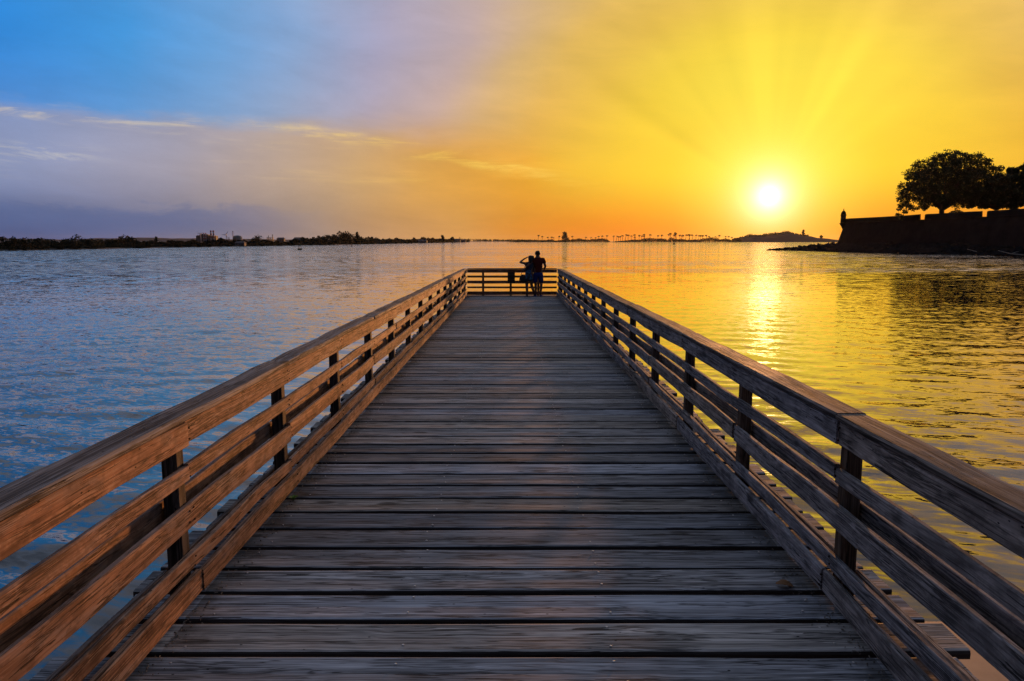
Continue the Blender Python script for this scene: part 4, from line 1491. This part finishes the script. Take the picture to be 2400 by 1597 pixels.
far_tree('broad_tree', 'lone small round tree on the falling right end of the hill', 1924, at(1924, 558.5, 2040).z - 1, 552.5, 2040, 5.5, 61, False)
far_tree('casuarina_tree', 'tall ragged tree on top of the hill right of the sun', 1882, at(1882, 553, 2040).z - 2, 539, 2040, 9, 62, True)

# palms
palm_list = [(1260.5, 551.6), (1271, 554), (1286, 556), (1294, 555.5), (1299, 556.5), (1310, 553.5), (1344, 554), (1372, 556), (1383, 556.5), (1396, 557), (1401, 554), (1410, 553), (1421.5, 552.4), (1438, 553), (1444, 553.5), (1449, 555), (1455, 554), (1459.5, 552), (1464.7, 550.2), (1472, 551), (1479, 553), (1487, 555.5), (1490, 550.2), (1497, 551.5), (1502, 553), (1509, 553), (1512, 549.4), (1522, 549.8), (1541, 552), (1551, 551), (1569, 549.8), (1572.5, 547), (1579, 551), (1582.7, 545.6), (1585.5, 549), (1594, 550.8), (1597, 552.5), (1601, 550.8), (1606, 550.5), (1614.5, 550.5), (1617, 549.8), (1623, 550.3), (1631, 551), (1637, 552), (1641, 552), (1646, 552), (1657, 551.3), (1663, 554), (1674, 555), (1684.5, 551.5), (1700, 554), (1706, 554), (1715, 556), (1722, 558), (1622, 562.5), (1627, 561.5), (1639, 561.5)]
palm_meshes = []
for i in range(4):
    r_ = random.Random(70 + i)
    H = 20.0
    lean = r_.uniform(-4.5, 4.5)
    pts_ = [(lean * (t ** 1.6), 0.4 * math.sin(t * 3), H * t) for t in (0, 0.25, 0.5, 0.75, 1.0)]
    pts_[0] = (0, 0, -0.6)
    tm = MB().tube(pts_, [0.75, 0.62, 0.55, 0.5, 0.45], 6).mesh('trunk', True)
    cm = MB()
    for k in range(15):
        a = k * 2.4 + r_.uniform(-0.2, 0.2)
        up = r_.uniform(-0.5, 1.25)
        L = r_.uniform(4.6, 6.0)
        V, F = [], []
        for s_ in range(5):
            t = s_ / 4
            rr = L * t * (1 - 0.22 * t)
            zz = up * L * 0.55 * t - L * 0.62 * t * t
            w = 1.05 * math.sin(math.pi * (0.12 + 0.86 * t)) + 0.05
            cx_, cy_ = rr * math.cos(a), rr * math.sin(a)
            V += [(cx_ - w * math.sin(a), cy_ + w * math.cos(a), zz - 0.25), (cx_, cy_, zz), (cx_ + w * math.sin(a), cy_ - w * math.cos(a), zz - 0.25)]
        for s_ in range(4):
            for e in range(2):
                F.append((s_ * 3 + e, s_ * 3 + 3 + e, s_ * 3 + 4 + e, s_ * 3 + 1 + e))
        cm.add([Vector(v) + Vector(pts_[-1]) for v in V], F)
    palm_meshes.append((tm, cm.mesh('crown')))
for i, (px_, py_) in enumerate(palm_list):
    D = 1885 + rng.uniform(-12, 45)
    p = at(px_, 565, D)
    H = at(px_, py_, D).z - GL
    root = tag(empty('palm_tree', (p.x, p.y, GL), rng.uniform(0, 6.28)), 'thin coconut palm in the row along the far island shore', 'palm', 'palms along the far island shore')
    s_ = H / 20.0
    tm, cm = palm_meshes[i % 4]
    for nm, me in (('trunk', tm), ('crown', cm)):
        o = link(nm, me, MATS['bark' if nm == 'trunk' else 'leaf_far'], root)
        o.scale = (max(0.8, s_),) * 2 + (s_,)
for px_, py_, lab in ((1077.8, 557.2, 'single coconut palm standing near the right tip of the left shore'), (383, 566.0, 'leftmost of the small palms over the left shore woods'), (393, 565, 'second small palm over the left shore woods'), (427, 564.3, 'rightmost of the small palms over the left shore woods')):
    D = 1350 if px_ > 1000 else 640
    p = at(px_, 565, D)
    root = tag(empty('palm_tree', (p.x, p.y, GL), 1.0), lab, 'palm')
    s_ = (at(px_, py_, D).z - GL) / 20.0
    for nm, me in (('trunk', palm_meshes[1][0]), ('crown', palm_meshes[1][1])):
        o = link(nm, me, MATS['bark' if nm == 'trunk' else 'leaf_far'], root)
        o.scale = (max(s_, 0.42),) * 2 + (s_,)

# ------------------------------------------------------------------ power station and works
DP = 1500.0
GZ = WATER + 1.5


def pxm(n_):
    return n_ * DP / FPX


def hz(py_, D=DP):
    return at(480, py_, D).z


ps_x = at(482, 560, DP).x
ps = tag(empty('power_station', (ps_x, DP, GZ)), 'blocky dark power station with striped chimneys behind the left shore', 'power station')


def blk(x0, x1, ytop, dy=0.0, dep=18.0, nm='block', mat='plant_steel'):
    X0, X1 = at(x0, 560, DP).x - ps_x, at(x1, 560, DP).x - ps_x
    mb = MB().box((X0, dy, 0), (X1, dy + dep, hz(ytop) - GZ))
    return mb.build(nm, MATS[mat], ps)


blk(458.7, 469, 552.7, 2, 16)
blk(466, 478, 548.5, 6, 14)
blk(476.5, 487, 550.0, 3, 20)
blk(487, 497, 552.2, 5, 18)
blk(494.5, 506, 553.5, 0, 12)
for a_, b_, c_ in ((460, 463.5, 551.8), (465, 467.5, 551.6)):
    blk(a_, b_, c_, 4, 3, 'roof_plant')


def stack(px_, w_px, top, bot, nb, y0):
    X = at(px_, 560, DP).x - ps_x
    z0, z1 = hz(bot) - GZ, hz(top) - GZ
    r0 = pxm(w_px) / 2
    body = MB().lathe([(r0, 0), (r0 * 0.97, z1 - 0.1)], (X, y0, 0), 14).build('chimney', MATS['white_paint'], ps, None, True)
    for i in range(nb):
        za, zb = z1 - (2 * i + 1) * (z1 - z0) / (2 * nb), z1 - 2 * i * (z1 - z0) / (2 * nb)
        MB().lathe([(r0 * 1.02, za), (r0 * 1.02, zb)], (X, y0, 0), 14).build('band', MATS['red_paint'], body, None, True)


stack(496.9, 3.7, 540.7, 561, 3, -4)
stack(502.9, 3.7, 540.7, 561, 3, -4)
stack(478.9, 2.3, 546.2, 564, 3, -2)
stack(483.6, 2.5, 546.2, 564, 3, -2)


def turbine(px_, hub_py, D, blade_px, angles, label):
    p = at(px_, 565, D)
    hubz = at(px_, hub_py, D).z
    root = tag(empty('wind_turbine', (p.x, p.y, GZ)), label, 'wind turbine')
    H = hubz - GZ
    MB().tube([(0, 0, -1.5), (0, 0, H)], [0.85, 0.45], 10).build('tower', MATS['white_paint'], root, None, True)
    MB().box((-0.6, -1.6, H - 0.55), (0.6, 1.9, H + 0.6)).build('nacelle', MATS['white_paint'], root)
    MB().tube([(0, -2.3, H), (0, -1.5, H)], [0.3, 0.62], 8).build('hub', MATS['white_paint'], root, None, True)
    L = blade_px * D / FPX
    for a in angles:
        ca_, sa_ = math.cos(R(a)), math.sin(R(a))
        V = []
        for t, w in ((0.04, 0.28), (0.2, 0.62), (0.6, 0.42), (1.0, 0.14)):
            for sgn in (-1, 1):
                for yy in (-0.1, 0.1):
                    V.append((L * t * ca_ - sgn * w * sa_, -2.0 + yy, H + L * t * sa_ + sgn * w * ca_))
        F = []
        for i in range(3):
            b = i * 4
            F += [(b, b + 4, b + 6, b + 2), (b + 1, b + 3, b + 7, b + 5), (b, b + 1, b + 5, b + 4), (b + 2, b + 6, b + 7, b + 3)]
        F += [(0, 2, 3, 1), (12, 13, 15, 14)]
        link('blade', py_mesh('blade', V, F), MATS['white_paint'], root)


turbine(471.2, 549.0, 1400, 8.0, (152, 32, 272), 'white wind turbine standing in front of the power station')
turbine(530.8, 550.8, 1480, 10.0, (179, 57, 298), 'white three bladed wind turbine between the power station and the pale tank')
tx = at(554, 560, DP)
tank = tag(empty('storage_tank', (tx.x, DP + 6, GZ)), 'pale tank building with dark cap and sunlit side right of the turbine', 'tank')
rT = pxm(10.5)
zT = hz(554.5) - GZ
MB().lathe([(rT, 0), (rT, zT * 0.86), (rT * 0.86, zT)], (0, 0, 0), 12).build('wall', MATS['tank_teal'], tank)
MB().lathe([(rT * 0.88, zT), (rT * 0.55, zT + 1.6), (rT * 0.1, zT + 2.1)], (0, 0, 0), 12).build('roof', MATS['roof_dark'], tank)
for i, a in enumerate((235, 262)):
    MB().box((-2.2, -0.3, 0), (2.2, 0.25, zT * 0.6)).build('doorway', MATS['roof_dark'], tank, (rT * math.cos(R(a)), rT * math.sin(R(a)), 0), rot=(0, 0, R(a + 90)))


def lone_stack(px_, w_px, top, D, label, mat, nb=0):
    p = at(px_, 565, D)
    root = tag(empty('chimney', (p.x, p.y, GZ)), label, 'chimney')
    r0 = w_px * D / FPX / 2
    z1 = at(px_, top, D).z - GZ
    b = MB().lathe([(r0, -1.0), (r0 * 0.85, z1)], (0, 0, 0), 10).build('shaft', MATS[mat], root, None, True)
    MB().lathe([(r0 * 0.95, z1 - 1.2), (r0 * 1.1, z1 - 1.0), (r0 * 1.1, z1 + 0.2)], (0, 0, 0), 10).build('rim', MATS['steel_dark'], root, None, True)
    for i in range(nb):
        MB().lathe([(r0 * 0.99, z1 * (0.62 + 0.12 * i)), (r0 * 0.99, z1 * (0.68 + 0.12 * i))], (0, 0, 0), 10).build('band', MATS['white_paint'], root, None, True)


lone_stack(546.7, 1.7, 542.0, 1520, 'thin banded chimney rising behind the pale tank', 'red_paint', 3)
lone_stack(537.0, 2.0, 557.0, 1490, 'short dark chimney beside the second wind turbine', 'steel_dark')
lone_stack(639.3, 1.8, 550.3, 1500, 'taller dark stack of the small refinery frame', 'steel_dark')
lone_stack(629.6, 1.5, 552.6, 1510, 'shorter dark stack of the small refinery frame', 'steel_dark')
fr = at(633, 565, 1495)
frame = tag(empty('refinery_frame', (fr.x, fr.y, GZ)), 'open steel refinery frame between two dark stacks on the left shore', 'industrial frame')
zf = at(633, 557, 1495).z - GZ
for sx in (-6, 0, 5):
    for sy in (0, 5):
        MB().box((sx - 0.35, sy - 0.35, 0), (sx + 0.35, sy + 0.35, zf)).build('column', MATS['steel_dark'], frame)
for k in range(3):
    MB().box((-6.6, -0.6, zf * (0.55 + 0.22 * k)), (5.6, 5.6, zf * (0.55 + 0.22 * k) + 0.6)).build('platform', MATS['steel_dark'], frame)


def house(px_, D, w, h, label, roofc='roof_dark'):
    p = at(px_, 565, D)
    z0 = WATER + 0.9
    root = tag(empty('house', (p.x, p.y, z0)), label, 'house')
    MB().box((-w / 2, 0, 0), (w / 2, w * 0.6, h)).build('wall', MATS['house_wall'], root)
    V = [(-w / 2 - .4, -.4, h), (w / 2 + .4, -.4, h), (w / 2 + .4, w * .6 + .4, h), (-w / 2 - .4, w * .6 + .4, h), (-w / 2 + .6, w * .3, h + w * .18), (w / 2 - .6, w * .3, h + w * .18)]
    link('roof', py_mesh('roof', V, [(0, 1, 5, 4), (1, 2, 5), (2, 3, 4, 5), (3, 0, 4), (3, 2, 1, 0)]), MATS[roofc], root)
    for k in range(3):
        MB().box((-0.5, -0.06, h * 0.4), (0.5, 0.05, h * 0.75)).build('window', MATS['roof_dark'], root, (-w * 0.3 + k * w * 0.3, 0, 0))


house(657, 900, 9, 5.5, 'pale flat house on the left shore right of the refinery stacks')
house(561, 470, 6, 1.9, 'long low pale shed at the water below the tank')
house(990, 1000, 12, 2.6, 'low pale house left of the pointed tree on the thin shore')
house(1070, 1400, 14, 4.2, 'pale gabled house under the single palm on the thin shore')
house(1086, 1500, 10, 4.0, 'small pale gabled house at the tip of the left shore')
house(700, 950, 14, 5.0, 'pale low building behind the trees above the green buoy')


# ------------------------------------------------------------------ buoys
def buoy(px_, py_, top_py, label, mat, s_w=1.0):
    p = on_water(px_, py_)
    H = at(px_, top_py, p.y).z - WATER
    root = tag(empty('channel_buoy', (p.x, p.y, WATER)), label, 'buoy')
    r0 = H * 0.30 * s_w
    MB().lathe([(r0 * 0.8, -0.5), (r0, -0.1), (r0, H * 0.15), (r0 * 0.9, H * 0.20)], (0, 0, 0), 14).build('float', MATS[mat], root, None, True)
    tw = MB()
    for k in range(3):
        a = k * 2.094 + 0.4
        tw.tube([(r0 * 0.75 * math.cos(a), r0 * 0.75 * math.sin(a), H * 0.18), (r0 * 0.42 * math.cos(a), r0 * 0.42 * math.sin(a), H * 0.62)], 0.06 * H / 3, 6)
    tw.build('tower', MATS['steel_dark'], root, None, True)
    MB().box((-r0 * 0.55, -r0 * 0.55, H * 0.58), (r0 * 0.55, r0 * 0.55, H * 0.84), r0 * 0.08).build('daymark', MATS[mat], root)
    MB().lathe([(r0 * 0.2, H * 0.83), (r0 * 0.24, H * 0.93), (r0 * 0.1, H)], (0, 0, 0), 8).build('lantern', MATS['steel_dark'], root, None, True)


buoy(702.5, 586.0, 569.5, 'green channel buoy afloat left of the pier, the largest buoy', 'buoy_green')
buoy(824.5, 577.6, 570.5, 'small dark channel buoy farther out right of the large buoy', 'buoy_red')
buoy(1579.5, 573.2, 561.5, 'thin channel buoy afloat before the palms left of the sun', 'buoy_red', 0.8)
buoy(1519.5, 570.3, 567.6, 'tiny dark buoy far out left of the thin buoy', 'buoy_red', 1.6)

# ------------------------------------------------------------------ haze
mh = bpy.data.materials.new('haze_air')
mh.use_nodes = True
mh.node_tree.nodes.clear()
qh = Graph(mh.node_tree)
pv = qh.new('ShaderNodeVolumePrincipled')
pv.inputs['Color'].default_value = (0.95, 0.93, 0.90, 1)
pv.inputs['Density'].default_value = 0.000011
pv.inputs['Anisotropy'].default_value = 0.55
oh = qh.new('ShaderNodeOutputMaterial')
mh.node_tree.links.new(pv.outputs[0], oh.inputs['Volume'])
haze = MB().box((-7300, -200, WATER - 9.0), (7300, 7300, 48.0)).build('haze', mh)
tag(haze, 'thin warm evening haze over the water and far shores', 'haze', kind='stuff')
